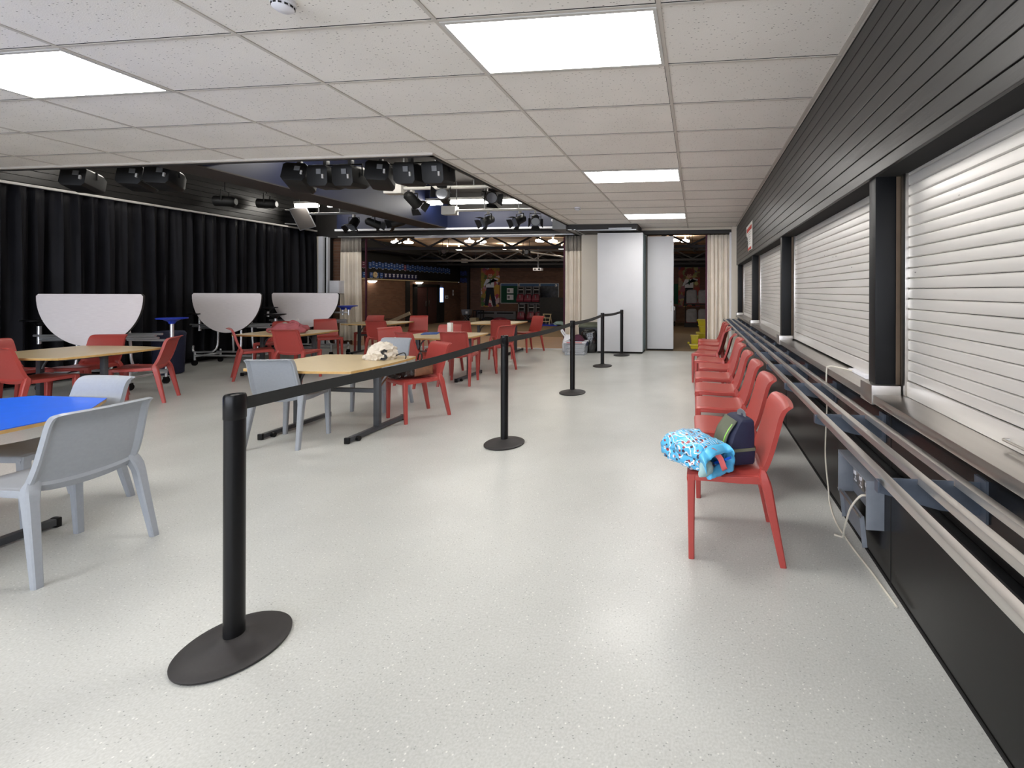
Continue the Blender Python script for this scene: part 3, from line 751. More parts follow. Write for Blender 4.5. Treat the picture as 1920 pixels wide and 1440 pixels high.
def place_chair(kind, x, y, f, label, group):
    src = red0 if kind == 'red' else gry0
    if kind in used: return dup(src, (x, y, 0), face(*f), label, group)
    used.add(kind); src.location = (x, y, 0); src.rotation_euler = (0, 0, face(*f)); src['label'] = label; src['group'] = group
    return src
rowY = [2.515, 3.20, 3.82, 4.42, 5.05, 5.68, 6.22, 6.90, 7.48, 8.13, 8.62]
rowX = [0.19, 0.225, 0.23, 0.225, 0.225, 0.27, 0.235, 0.20, 0.262, 0.265, 0.265]
rowA = [0, -1, 0, 1, 0, 0, 9, 13, 3, 0, 0]
for i in range(11):
    a = R(180-rowA[i])
    lb = 'red chair carrying the blue gift bag and the navy lunch bag' if i == 0 else \
        ('last red chair of the row, against the cream curtain' if i == 10 else f'{nth(i)} red chair from the camera in the row along the tray slide')
    place_chair('red', rowX[i], rowY[i], (math.cos(a), math.sin(a)), lb, 'red chairs in a row along the counter')
TG = 'chairs at the dining tables'
place_chair('grey', -3.28, 1.945, (-1, 0.0), 'big near grey chair with its back to the aisle, at the blue table', TG)
place_chair('grey', -3.99, 2.316, (0.02, -1), 'grey chair tucked under the far side of the blue table', TG)
place_chair('grey', -3.69, 3.665, (-0.19, 0.98), 'grey chair seen from behind at the beech table, beside the nearest belt post', TG)
place_chair('grey', -3.709, 4.858, (0, -1), 'grey chair behind the cream tote on the beech table', TG)
place_chair('red', -3.05, 4.55, (-0.493, -0.87), 'red chair with the brown handbag on its seat', TG)
place_chair('red', -6.80, 4.75, (-0.80, -0.60), 'red chair at the aisle end of the table below the largest half-round top', TG)
place_chair('red', -7.57, 4.72, (0.3, -0.95), 'red chair directly under the largest white half-round top', TG)
place_chair('red', -8.0, 4.3, (1, 0.05), 'red chair cut by the frame edge, far one of two by the black curtain', TG)
place_chair('red', -7.07, 3.98, (0, 1), 'red chair cut by the frame edge, its seat running behind the blue table', TG)
place_chair('red', -6.97, 6.27, (0.62, 0.78), 'red chair turned sideways below the middle half-round top', TG)
place_chair('red', -6.15, 6.22, (-0.15, 0.99), 'red chair seen from behind in front of the pink bag', TG)
place_chair('red', -7.66, 7.28, (0.25, -0.97), 'red chair half hidden behind the pink bag', TG)
place_chair('red', -7.36, 8.12, (0.80, -0.60), 'red chair facing right below the smallest half-round top, alone between tables', TG)
place_chair('red', -6.30, 8.28, (-0.17, 0.985), 'dark-backed red chair in front of the table by the cream curtain', TG)
place_chair('red', -7.46, 9.38, (0.15, -0.99), 'bright red chair behind the table by the cream curtain, tucked in', TG)
place_chair('red', -6.37, 9.47, (0.35, -0.94), 'bright red chair at the pointed corner of the table by the cream curtain', TG)
place_chair('red', -4.67, 6.495, (0.91, -0.41), 'red chair at the far left end of the table with the white box', TG)
place_chair('red', -4.06, 6.12, (0.37, 0.93), 'red chair turned sideways in front of the table with the white box', TG)
place_chair('red', -3.52, 6.27, (-0.17, 0.985), 'red chair seen squarely from behind, nearest the table with the white box', TG)
place_chair('red', -3.46, 7.36, (-0.93, 0.38), 'red chair at the aisle end of the table with the white box', TG)
place_chair('red', -4.2, 6.98, (0.15, -0.99), 'red chair behind the white box on the table', TG)
place_chair('red', -4.60, 8.40, (-0.12, 0.99), 'red chair just right of the white box, at the farthest table', TG)
place_chair('red', -4.0, 8.77, (-0.3, 0.954), 'red chair with its back to the camera at the farthest table', TG)
place_chair('red', -3.82, 9.80, (-0.53, -0.85), 'bright red chair at the farthest table, in front of the small white stepladder', TG)

# ------------------------------------------------------------------ dining tables
TZ = 0.67
def barrel(hx, hy, bow, n=8):
    P = []
    C = [(-hx, -hy), (hx, -hy), (hx, hy), (-hx, hy)]
    for i in range(4):
        a = Vector(C[i]); b = Vector(C[(i+1) % 4]); d = (b-a); nrm = Vector((d.y, -d.x)).normalized()
        for k in range(n):
            t = k/n; P.append(tuple(a+d*t+nrm*bow*math.sin(PI*t)**0.8 if k else a))
    return P
OCT = [(-0.28, 0.70), (0.28, 0.70), (0.62, 0.38), (0.63, -0.36), (0.30, -0.70), (-0.30, -0.70), (-0.63, -0.36), (-0.62, 0.38)]
def table(x, y, rz, label, pts, lam, px=0.435, fl=0.38):
    t = thing('dining_table', label, 'table', (x, y, 0), rz, 'beech and blue dining tables on T-shaped legs')
    q = MB(); q.prism(pts, TZ-0.004, TZ); q.build('tabletop', lam, t, smooth=False)
    q = MB(); q.prism([(p[0]*0.997, p[1]*0.997) for p in pts], TZ-0.024, TZ-0.0042); q.build('edge_band', M['edge_wood'], t, smooth=False)
    for s_ in (-1, 1):
        q = MB(); q.box(s_*px-0.03, s_*px+0.03, -0.02, 0.02, 0.045, TZ-0.045); q.build('post', M['table_metal'], t, bevel=0.005)
        q = MB(); q.box(s_*px-0.022, s_*px+0.022, -fl, fl, 0.012, 0.052); f_ = q.build('foot', M['table_metal'], t, bevel=0.005)
        for e in (-1, 1):
            q = MB(); q.box(s_*px-0.024, s_*px+0.024, e*fl-0.012, e*fl+0.012, 0.0, 0.056); q.build('end_cap', M['black_plastic'], f_, bevel=0.006)
        q = MB(); q.cyl((s_*px+0.024, -fl+0.09, 0.022), (s_*px+0.05, -fl+0.09, 0.022), 0.022, 14); q.build('castor', M['black_plastic'], f_)
        q = MB(); q.box(s_*px-0.02, s_*px+0.02, -0.33, 0.33, TZ-0.05, TZ-0.025); q.build('top_bearer', M['table_metal'], t, bevel=0.003)
    q = MB(); q.box(-px, px, -0.018, 0.018, 0.375, 0.415); q.build('crossbar', M['table_metal'], t, bevel=0.004)
    for s_ in (-1, 1):
        q = MB(); q.tube(curve_pts([(s_*(px-0.03), 0, 0.46), (s_*(px-0.06), 0.02, 0.55), (s_*(px-0.16), 0.06, TZ-0.04)], 5), 0.011, 8); q.build('brace', M['table_metal'], t)
    return t
BAR = barrel(0.535, 0.455, 0.04)
table(-3.56, 4.04, 0.0, 'beech table with the cream tote bag on it', BAR, M['laminate'])
table(-4.14, 1.80, 0.0, 'blue-topped table cut by the frame edge', OCT, M['blue_lam'], px=0.43)
table(-7.16, 4.33, 0.0, 'beech table below the largest white half-round top', barrel(0.58, 0.455, 0.05), M['laminate'])
table(-6.86, 6.76, 0.12, 'beech table with the pink bag on it', BAR, M['laminate'])
table(-6.98, 9.06, 0.10, 'beech table in front of the cream curtain and brick pier', BAR, M['laminate'])
table(-4.03, 6.68, 0.0, 'beech table with the white box and blue folder', BAR, M['laminate'])
table(-4.46, 9.52, 0.0, 'farthest beech table, by the wooden hall floor', BAR, M['laminate'])
# ------------------------------------------------------------------ belt posts
POST = [(-1.782, 1.53), (-1.723, 3.83), (-1.671, 5.853), (-1.719, 7.995), (-1.60, 9.40)]
PLAB = ['nearest and tallest-looking black belt post on a round base', 'second black belt post from the camera, middle of the aisle', 'third black belt post, in front of the clear plastic box',
        'fourth black belt post, in front of the folded partition', 'farthest black belt post, touching the folded partition']
for i, (x, y) in enumerate(POST):
    t = thing('belt_post', PLAB[i], 'barrier post', (x, y, 0), 0, 'black retractable belt posts along the aisle')
    q = MB(); q.lathe([(0.0, 0), (0.170, 0), (0.176, 0.004), (0.177, 0.011), (0.171, 0.016), (0.14, 0.021), (0.09, 0.03), (0.05, 0.043), (0.036, 0.05), (0.0, 0.05)], 56, cap=False); q.build('base', M['base_iron'], t, ang=50)
    q = MB(); q.lathe([(0.033, 0.035), (0.033, 0.885)], 36); q.build('pole', M['black_plastic'], t)
    q = MB(); q.lathe([(0.0335, 0.885), (0.035, 0.889), (0.035, 0.972), (0.032, 0.98), (0.026, 0.98), (0.024, 0.975), (0.0, 0.975)], 36, cap=False); hd = q.build('belt_head', M['black_plastic'], t, ang=30)
    q = MB(); q.lathe([(0.0, 0.978), (0.013, 0.978), (0.014, 0.9755), (0.0, 0.9755)], 20, cap=False); q.build('top_screw', M['steel'], hd)
    if i < 4:
        nx, ny = POST[i+1]; d = Vector((nx-x, ny-y, 0)); L = d.length; d.normalize(); p = Vector((-d.y, d.x, 0))
        def bf(u, v, d=d, L=L, i=i):
            s_ = 0.034+(L-0.074)*u
            sag = 0.018*math.sin(PI*u)
            return tuple(d*s_)[:2]+(0.912-sag+0.049*v+(0.004*math.sin(9*u) if i == 0 else 0),)
        MB().grid(bf, 24, 1).build('belt', M['belt'], t, solid=0.0016, smooth=False)
        q = MB(); c_ = d*(L-0.046); q.obox((c_.x, c_.y, 0.936), (0.016, 0.03, 0.056), Matrix.Rotation(math.atan2(d.y, d.x), 3, 'Z')); q.build('belt_clip', M['black_plastic'], t, bevel=0.003)

# ------------------------------------------------------------------ mobile folding tables with stools
def half_disc(hw, h, n=40):
    P = [(-hw, 0), (-hw+0.02, 0.012), (hw-0.02, 0.012), (hw, 0)]
    P = [(hw-0.02, 0.0)]
    out = [(-hw+0.03, 0), (-hw, -0.03)]
    for k in range(1, n):
        a = PI+PI*k/n
        out.append((hw*math.cos(a), -0.04+(h-0.04)*math.sin(a)))
    out += [(hw, -0.03), (hw-0.03, 0)]
    return out
def folded_table(x0, y0, x1, y1, label, seats):
    cx, cy = (x0+x1)/2, (y0+y1)/2; hw = math.hypot(x1-x0, y1-y0)/2
    t = thing('folding_stool_table', label, 'folding table', (cx, cy, 0), math.atan2(y1-y0, x1-x0), 'folded mobile stool tables along the black curtain')
    HT = 1.325; P = half_disc(hw, 0.73)
    for y_, nm in ((0.0, 'front_top'), (0.24, 'rear_top')):
        if y_: P = [(a*0.8-0.16, b) for a, b in half_disc(hw, 0.70)]
        q = MB(); q.prism([(a, HT+b) for a, b in P], y_, y_+0.022, 'y'); p_ = q.build(nm, M['dark_edge'] if y_ else M['dark_edge'], t, smooth=False)
        q = MB(); q.prism([(a*0.993, HT-0.004+b*0.99) for a, b in P], y_-0.003 if not y_ else y_+0.022, y_ if not y_ else y_+0.025, 'y')
        q.build('white_surface', M['white_lam'], p_, smooth=False)
    r = 0.016
    def fr(pts, name='frame_tube'):
        q = MB(); q.tube(pts, r, 10); return q.build(name, M['chrome'], t)
    W = hw*0.92; WR = hw*1.14
    fr([(-WR, 0.06, 0.74), (WR, 0.06, 0.74)], 'upper_rail'); fr([(-W, 0.30, 0.74), (W, 0.30, 0.74)], 'upper_rail')
    fr([(-WR, 0.10, 0.705), (WR, 0.10, 0.705)], 'upper_rail')
    for s_ in (-1, 1):
        fr(curve_pts([(s_*W*0.35, 0.08, 1.2), (s_*W*0.36, 0.06, 0.70), (s_*W*0.37, 0.05, 0.36), (s_*W*0.42, 0.0, 0.26), (s_*W*0.62, -0.02, 0.25), (s_*W*0.98, -0.02, 0.25), (s_*W, -0.02, 0.36)], 5), 'leg_tube')
        fr(curve_pts([(s_*W*0.30, 0.26, 1.2), (s_*W*0.31, 0.3, 0.70), (s_*W*0.32, 0.32, 0.34), (s_*W*0.38, 0.36, 0.22), (s_*W*0.6, 0.40, 0.2), (s_*W*0.98, 0.4, 0.2)], 5), 'leg_tube')
        fr([(s_*W*0.9, -0.05, 0.17), (s_*W*0.9, 0.42, 0.17)], 'base_tube')
        for y_ in (-0.05, 0.42):
            fr([(s_*W*0.9, y_, 0.25), (s_*W*0.9, y_, 0.09)], 'castor_stem')
            q = MB(); q.cyl((s_*W*0.9-0.014, y_, 0.045), (s_*W*0.9+0.014, y_, 0.045), 0.045, 18)
            q.obox((s_*W*0.9, y_, 0.075), (0.04, 0.05, 0.05)); q.build('castor', M['black_plastic'], t)
    fr([(-W*0.9, -0.05, 0.19), (W*0.9, -0.05, 0.19)], 'base_tube'); fr([(-W*0.9, 0.42, 0.19), (W*0.9, 0.42, 0.19)], 'base_tube')
    for (sx, sy, sz, colr) in seats:
        sb_ = 0.62 if sz < 1.0 else sz-0.2
        q = MB(); q.lathe([(0.0, sz-0.09), (0.03, sz-0.088), (0.045, sz-0.055), (0.09, sz-0.028), (0.162, sz-0.018), (0.165, sz-0.004), (0.155, sz), (0.0, sz-0.006)], 28, c=(sx, sy, 0), cap=False)
        st = q.build('stool_seat', M['blue_seat'] if colr == 'b' else M['black_plastic'], t, ang=40)
        st['label'] = 'blue round stool seat' if colr == 'b' else 'black round stool seat'
        q = MB(); q.cyl((sx, sy, sb_), (sx, sy, sz-0.075), 0.022, 12); q.build('stool_post', M['chrome'], st)
        q = MB(); q.tube([(sx, sy, sb_+0.05), (max(-W*0.6, min(W*0.6, sx)), 0.10 if sy < 0.2 else 0.22, sb_+0.06)], r, 8); q.build('stool_arm', M['chrome'], st)
    q = MB(); q.box(-W*0.35, W*0.35, 0.03, 0.235, 0.9, 0.96); q.build('hinge_box', M['black_metal'], t, bevel=0.005)
    q = MB(); q.box(-hw-0.05, -hw+0.05, 0.05, 0.235, HT-0.12, HT-0.02); q.build('latch_bracket', M['black_metal'], t, bevel=0.006)
    return t
folded_table(-9.02, 5.10, -7.60, 5.30, 'folded stool table with the largest-looking white half-round top', [(hw_, 0.1, 0.96, c_) for hw_, c_ in ((-0.80, 'k'),)]+[(0.98, 0.12, 0.99, 'b')])
folded_table(-9.20, 7.13, -7.88, 7.23, 'middle folded stool table, white half-round top above the turned red chair', [(-0.62, 0.1, 0.95, 'k'), (0.6, 0.36, 0.93, 'k')])
folded_table(-8.94, 8.42, -7.42, 8.46, 'folded stool table nearest the brick pier, with a blue seat', [(-0.62, -0.22, 1.03, 'k'), (0.86, 0.15, 1.06, 'b'), (0.62, 0.28, 1.05, 'b')])
q = MB(); q.lathe([(0.15, 0), (0.18, 0.02), (0.20, 0.62), (0.205, 0.66), (0.18, 0.7), (0.0, 0.72)], 26, c=(-8.62, 6.35, 0), cap=True)
tag(q.build('waste_bin', M['navy'], ang=40), 'dark navy bin between two folded stool tables', 'bin')

# ------------------------------------------------------------------ bags and small things on tables and chairs
def arc(P, r, n=8): return curve_pts(P, n), r
# cream tote on the near beech table
t = thing('tote_bag', 'crumpled cream canvas tote bag with a black letter on the beech table', 'bag', (-3.245, 4.27, TZ), 0.12)
q = MB(); q.blob(0.125, 0.11, 0.105, 0.20, 5.5, 11, sub=5, ridge=True); body = q.build('bag_body', M['canvas'], t, ang=60)
q = MB(); q.blob(0.075, 0.07, 0.05, 0.4, 5, 4, c=(-0.085, -0.04, 0.0), sub=4); q.build('folded_corner', M['canvas'], t, ang=60)
q = MB()
def onblob(ax, az):   # a point on the front lower right of the bag
    return (0.06+ax*0.085, -0.105-0.006*math.cos(ax*3)+0.022*max(0, ax)+az*0.22, 0.05+az)
q.tube([onblob(x_, z_) for x_, z_ in ((0.42, 0.040), (0.15, 0.052), (-0.12, 0.036), (0.0, 0.014), (0.3, 0.0), (0.42, -0.02), (0.2, -0.037), (-0.15, -0.03))], 0.006, 8, sec=[(-0.004, -0.012), (0.004, -0.012), (0.004, 0.012), (-0.004, 0.012)])
q.build('printed_letter', M['print_black'], t)
q = MB(); q.tube(curve_pts([(0.12, 0.02, 0.03), (0.20, 0.03, 0.06), (0.24, 0.0, 0.03), (0.245, -0.02, 0.006)]), 0.006, 6); q.build('cord_handle', M['print_black'], t)
# brown handbag on the red chair by the table
t = thing('handbag', 'brown leather handbag with silver buckles lying on a red chair', 'bag', (-3.08, 4.51, 0.457), face(-0.493, -0.87))
q = MB(); q.blob(0.145, 0.165, 0.085, 0.16, 3, 21, c=(0.0, -0.01, 0), sub=4, power=0.75); q.build('bag_body', M['dark_leather'], t, ang=60)
q = MB(); q.grid(lambda u, v: (-0.150-0.022*math.sin(PI*u)*math.sin(PI*v*0.9), -0.15+0.20*u, 0.012+0.125*v-0.02*(2*u-1)**2*v), 12, 8); q.build('front_panel', M['leather'], t, solid=0.008)
q = MB(); q.blob(0.10, 0.085, 0.075, 0.3, 5, 9, c=(0.03, 0.15, 0), sub=4); q.build('quilted_end', M['dark_leather'], t, ang=60)
q = MB(); q.tube(curve_pts([(-0.08, -0.05, 0.14), (-0.07, -0.07, 0.21), (0.0, -0.09, 0.235), (0.06, -0.10, 0.21), (0.07, -0.09, 0.13)]), 0.009, 8); q.build('carry_handle', M['dark_leather'], t)
q = MB()
for k in range(7): q.lathe([(0.012, 0), (0.015, 0.004), (0.012, 0.008)], 12, c=(-0.07+0.024*k, -0.03-0.012*k, 0.148+0.012*math.sin(k)))
q.build('buckles', M['silver'], t)
q = MB(); q.tube(curve_pts([(0.08, 0.12, 0.10), (0.10, 0.22, 0.05), (0.09, 0.285, -0.02), (0.085, 0.295, -0.11), (0.07, 0.28, -0.06), (0.05, 0.22, 0.03)]), 0.01, 6, sec=[(-0.003, -0.014), (0.003, -0.014), (0.003, 0.014), (-0.003, 0.014)]); q.build('shoulder_strap', M['leather'], t)
# pink rucksack on the table
t = thing('rucksack', 'dusty pink soft rucksack slumped on the beech table', 'bag', (-6.72, 6.66, TZ+0.014), 0.15)
q = MB(); q.blob(0.27, 0.17, 0.10, 0.22, 3, 31, sub=4); q.build('bag_body', M['pink'], t, ang=60)
q = MB(); q.blob(0.10, 0.09, 0.055, 0.3, 5, 8, c=(0.2, -0.08, 0), sub=3); q.build('side_pocket', M['pink'], t, ang=60)
for k, P in enumerate((((-0.18, -0.1, 0.05), (-0.26, -0.13, 0.06), (-0.3, -0.1, 0.02), (-0.22, -0.12, 0.004)), ((0.02, -0.05, 0.16), (0.08, -0.06, 0.19), (0.16, -0.05, 0.15), (0.2, -0.1, 0.1)))):
    q = MB(); q.tube(curve_pts([Vector(p) for p in P]), 0.01, 6, sec=[(-0.003, -0.016), (0.003, -0.016), (0.003, 0.016), (-0.003, 0.016)]); q.build('strap', M['pink'], t)
q = MB(); q.tube(curve_pts([(0.08, 0.0, 0.15), (0.1, 0.0, 0.21), (0.13, 0.0, 0.215), (0.14, 0.0, 0.15)]), 0.004, 6); q.build('hang_loop', M['paper'], t)
q = MB(); q.blob(0.05, 0.04, 0.03, 0.2, 5, 2, c=(-0.1, 0.0, 0.135), sub=3, flat=False); q.build('key_pouch', M['grey_cloth'], t)
# white box and blue folder on the table
q = MB(); q.box(-0.033, 0.033, -0.033, 0.033, 0, 0.185)
tag(q.build('white_box', M['paper'], loc=(-4.02, 6.86, TZ), bevel=0.003), 'tall narrow white carton standing on a beech table', 'box')
q = MB(); q.box(-0.12, 0.12, -0.17, 0.17, 0, 0.012)
o = q.build('folder', M['penn_blue'], loc=(-4.36, 6.86, TZ), bevel=0.002); o.rotation_euler = (0, 0, 0.4)
tag(o, 'flat blue folder lying on the table by the white box', 'folder')
# gift bag lying on the first red chair
t = thing('gift_bag', 'pale blue patterned gift bag lying open on the first red chair', 'bag', (0.03, 2.42, 0.452), 0)
def gb(u, v):      # a tube squeezed flat: u around, v along from the closed base to the mouth
    a = 2*PI*u; k = 0.25+0.75*math.sin(PI*min(1, v*0.72+0.22))
    p = Vector((math.cos(a)*0.105, 0, math.sin(a)))
    wx = 0.115*(1-0.12*v); hz = 0.085*(0.75+0.25*math.sin(PI*v))*(1-0.12*v)
    sq = lambda c_: math.copysign(abs(c_)**0.62, c_)
    n_ = 0.016*noise.noise(Vector((math.cos(a)*2.2, math.sin(a)*2.2, v*5)))+0.006*noise.noise(Vector((math.cos(a)*6, math.sin(a)*6, v*12)))
    return (sq(math.cos(a))*(wx+n_), v*0.27, 0.083+sq(math.sin(a))*(hz+n_)-0.005*v)
def rot_obj(o, dx, dy, dz, rz): o.location = (dx, dy, dz); o.rotation_euler = (0, 0, rz); return o
q = MB(); q.grid(gb, 44, 26); o = q.build('bag_body', M['gift'], t, ang=60, solid=0.002); rot_obj(o, -0.14, 0.08, 0.002, R(226))
q = MB(); q.loft([[Vector(gb(i/30, 0.0)) for i in range(30)], [Vector(gb(i/30, 0.0))*0.98+Vector((0, -0.002, 0)) for i in range(30)]]); o = q.build('bag_base', M['gift_plain'], t); rot_obj(o, -0.14, 0.08, 0.002, R(226))
def gift_part(mb, name, m, **k): o = mb.build(name, m, t, ang=60, **k); return rot_obj(o, -0.14, 0.08, 0.002, R(226))
q = MB()      # plain blue cuff round the mouth, drooping over the seat edge
def cuff(u, v):
    a = 2*PI*u; p = Vector(gb(u, 1.0)); fl = 0.012*math.sin(3*a)+0.01*math.sin(5*a+1)
    return (p.x*(1+0.10*v)+fl*v, p.y+0.055*v+fl*v, p.z-0.03*v*v+fl*v*0.6)
q.grid(cuff, 44, 5); gift_part(q, 'mouth_cuff', M['gift_plain'], solid=0.002)
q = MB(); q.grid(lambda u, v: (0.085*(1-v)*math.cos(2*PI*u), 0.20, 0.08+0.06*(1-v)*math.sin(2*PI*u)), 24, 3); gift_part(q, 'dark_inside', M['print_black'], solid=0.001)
q = MB(); q.tube(curve_pts([(0.06, 0.25, 0.10), (0.03, 0.29, 0.12), (-0.01, 0.31, 0.08), (-0.02, 0.33, 0.03), (-0.05, 0.31, 0.01)]), 0.02, 6, sec=[(-0.003, -0.014), (0.003, -0.014), (0.003, 0.014), (-0.003, 0.014)]); gift_part(q, 'coral_ribbon', M['coral'])
q = MB(); q.obox((-0.055, 0.29, 0.05), (0.045, 0.09, 0.012), Matrix.Rotation(0.5, 3, 'X')); gift_part(q, 'blue_carton', M['blue_lam'], bevel=0.002)
q = MB(); q.blob(0.05, 0.03, 0.045, 0.3, 5, 5, c=(0.07, 0.29, 0.01), sub=3); gift_part(q, 'tissue', M['teal_cloth'])
# navy lunch bag leaning on the chair back
t = thing('lunch_bag', 'navy lunch bag with lime zip standing on the first red chair', 'bag', (0.205, 2.51, 0.453), R(20))
q = MB()
SEC = lambda z, sx, sy, ox: [(ox+sx*p, sy*r_, z) for p, r_ in ((-1, -0.8), (-0.85, -1), (0.85, -1), (1, -0.8), (1, 0.8), (0.85, 1), (-0.85, 1), (-1, 0.8))]
q.loft([SEC(0.0, 0.082, 0.10, 0), SEC(0.012, 0.088, 0.106, 0), SEC(0.075, 0.088, 0.106, 0.004), SEC(0.08, 0.082, 0.100, 0.006), SEC(0.16, 0.068, 0.097, 0.022), SEC(0.225, 0.045, 0.09, 0.042), SEC(0.236, 0.03, 0.08, 0.046)]); q.build('bag_body', M['navy'], t, bevel=0.003, ang=40)
q = MB(); q.loft([SEC(0.074, 0.0905, 0.1085, 0.004), SEC(0.088, 0.0865, 0.1035, 0.007)]); q.build('grey_band', M['olive'], t, ang=40)
fr_ = [(-0.083, 0.088), (-0.060, 0.16), (-0.014, 0.224)]
def fpan(u, v): 
    x, z = interp([(-0.083, 0.086), (-0.064, 0.15), (-0.045, 0.182), (-0.008, 0.228)], v); return (x-0.004, (u-0.5)*0.15, z)
q = MB(); q.grid(fpan, 8, 10); q.build('front_pocket', M['olive'], t, solid=0.006)
q = MB(); q.tube([(-0.088, -0.055, 0.105), (-0.073, -0.058, 0.15), (-0.055, -0.058, 0.18), (-0.03, -0.055, 0.208)], 0.004, 6); q.build('lime_zip', M['lime'], t)
q = MB(); q.tube(curve_pts([(0.055, -0.02, 0.205), (0.058, -0.02, 0.25), (0.05, 0.0, 0.262), (0.045, 0.02, 0.25), (0.05, 0.02, 0.205)]), 0.01, 6, sec=[(-0.002, -0.013), (0.002, -0.013), (0.002, 0.013), (-0.002, 0.013)]); q.build('loop_handle', M['grey_metal'], t)

# ------------------------------------------------------------------ boxes and bags by the folded partition
t = thing('storage_box', 'clear plastic storage box of papers standing on the floor', 'storage box', (-2.60, 9.39, 0), 0.02)
q = MB(); rim = lambda z, k: [(-0.24*k, -0.155*k, z), (0.24*k, -0.155*k, z), (0.24*k, 0.155*k, z), (-0.24*k, 0.155*k, z)]
q.loft([rim(0.0, 0.88), rim(0.27, 0.98), rim(0.272, 0.965), rim(0.006, 0.865)], cap=False)
q.poly(rim(0.003, 0.87)); q.build('tub', M['clear'], t, smooth=False)
q = MB(); q.loft([rim(0.26, 1.0), rim(0.29, 1.03), rim(0.30, 1.02), rim(0.295, 0.9), rim(0.27, 0.9)], cap=False); q.build('rim', M['white_plastic'], t, smooth=False)
q = MB()
for z_, a in ((0.02, 0.18), (0.06, 0.16), (0.10, 0.19), (0.15, 0.17), (0.19, 0.18)): q.obox((0.01*math.sin(z_*90), 0, z_+0.014), (a*2, 0.22, 0.026), Matrix.Rotation(0.06*math.sin(z_*50), 3, 'Z'))
q.build('paper_stack', M['paper'], t, bevel=0.004)
q = MB(); q.box(-0.17, 0.17, -0.11, 0.11, 0.222, 0.245); q.build('dark_folders', M['print_grey'], t, bevel=0.004)
for s_ in (-1, 1):
    q = MB(); q.box(s_*0.245-0.012, s_*0.245+0.012, -0.05, 0.05, 0.2, 0.285); q.build('clip_handle', M['navy'], t, bevel=0.004)
q = MB(); q.box(-0.17, 0.17, -0.165, -0.159, 0.268, 0.28); q.build('red_strip', M['paper_red'], t, smooth=False)
q = MB(); q.loft([[(-0.15, -0.1, 0), (0.16, -0.1, 0), (0.16, 0.1, 0), (-0.15, 0.1, 0)], [(-0.1, -0.08, 0.07), (0.1, -0.08, 0.09), (0.1, 0.06, 0.09), (-0.1, 0.06, 0.07)], [(-0.03, -0.03, 0.13), (0.04, -0.03, 0.14), (0.04, 0.02, 0.14), (-0.03, 0.02, 0.13)]])
tag(q.build('plum_cloth', M['plum'], loc=(-2.58, 9.39, 0.30), bevel=0.01), 'plum coloured fabric heaped on top of the clear storage box', 'cloth')
t = thing('carrier_bag', 'white plastic carrier bag with looped handle behind the storage box', 'bag', (-2.86, 9.74, 0), 0)
q = MB(); q.blob(0.15, 0.13, 0.25, 0.18, 2.5, 17, sub=4, power=0.8); q.build('bag_body', M['white_plastic'], t, ang=60)
q = MB(); q.tube(curve_pts([(-0.02, 0, 0.33), (-0.10, 0, 0.42), (-0.16, 0, 0.50), (-0.18, 0, 0.47), (-0.12, 0, 0.38), (-0.06, 0, 0.30)]), 0.01, 6, sec=[(-0.003, -0.016), (0.003, -0.016), (0.003, 0.016), (-0.003, 0.016)]); q.build('loop_handle', M['white_plastic'], t)
q = MB(); q.tube(curve_pts([(0.075, -0.132, 0.285), (0.045, -0.139, 0.30), (0.02, -0.143, 0.27), (0.035, -0.142, 0.235), (0.07, -0.135, 0.235)]), 0.006, 6, sec=[(-0.002, -0.008), (0.002, -0.008), (0.002, 0.008), (-0.002, 0.008)]); q.build('printed_letter', M['navy'], t)
t = thing('lidded_bin', 'black lidded bin behind the shiny bin bag', 'bin', (-2.46, 10.0, 0), 0)
q = MB(); q.loft([[(-0.19, -0.10, 0), (0.19, -0.10, 0), (0.19, 0.10, 0), (-0.19, 0.10, 0)], [(-0.22, -0.125, 0.55), (0.22, -0.125, 0.55), (0.22, 0.125, 0.55), (-0.22, 0.125, 0.55)]]); q.build('bin_body', M['black_plastic'], t, bevel=0.012)
q = MB(); q.loft([[(-0.225, -0.13, 0.55), (0.225, -0.13, 0.55), (0.225, 0.13, 0.55), (-0.225, 0.13, 0.55)], [(-0.225, -0.13, 0.60), (0.225, -0.13, 0.60), (0.225, 0.13, 0.62), (-0.225, 0.13, 0.62)], [(-0.2, -0.09, 0.62), (0.2, -0.09, 0.62), (0.2, 0.12, 0.66), (-0.2, 0.12, 0.66)]]); q.build('lid', M['olive'], t, bevel=0.008)
q = MB()
def bagf(u, v):
    a = 2*PI*u; k = 0.80+0.24*math.sin(PI*min(1, v*1.05)) if v < 0.85 else 1.0-0.55*((v-0.85)/0.15)
    n_ = 1+0.12*noise.noise(Vector((math.cos(a)*2.6, math.sin(a)*2.6, v*5)))+0.05*noise.noise(Vector((math.cos(a)*7, math.sin(a)*7, v*11)))
    sq = lambda c_: math.copysign(abs(c_)**0.7, c_)
    return (sq(math.cos(a))*0.175*k*n_, sq(math.sin(a))*0.105*k*n_, 0.52*v+0.012*noise.noise(Vector((u*9, v*5, 2))))
q.loft([[bagf(i/40, j/26) for i in range(40)] for j in range(27)])
q.bm.verts.ensure_lookup_table()
for v_ in q.bm.verts: v_.co.z = max(0.0, v_.co.z) if v_.co.z > 0.02 else 0.0
o = q.build('bin_bag', M['bin_bag'], loc=(-2.40, 9.72, 0), ang=60); tag(o, 'full shiny black bin bag on the floor by the folded partition', 'bin bag')

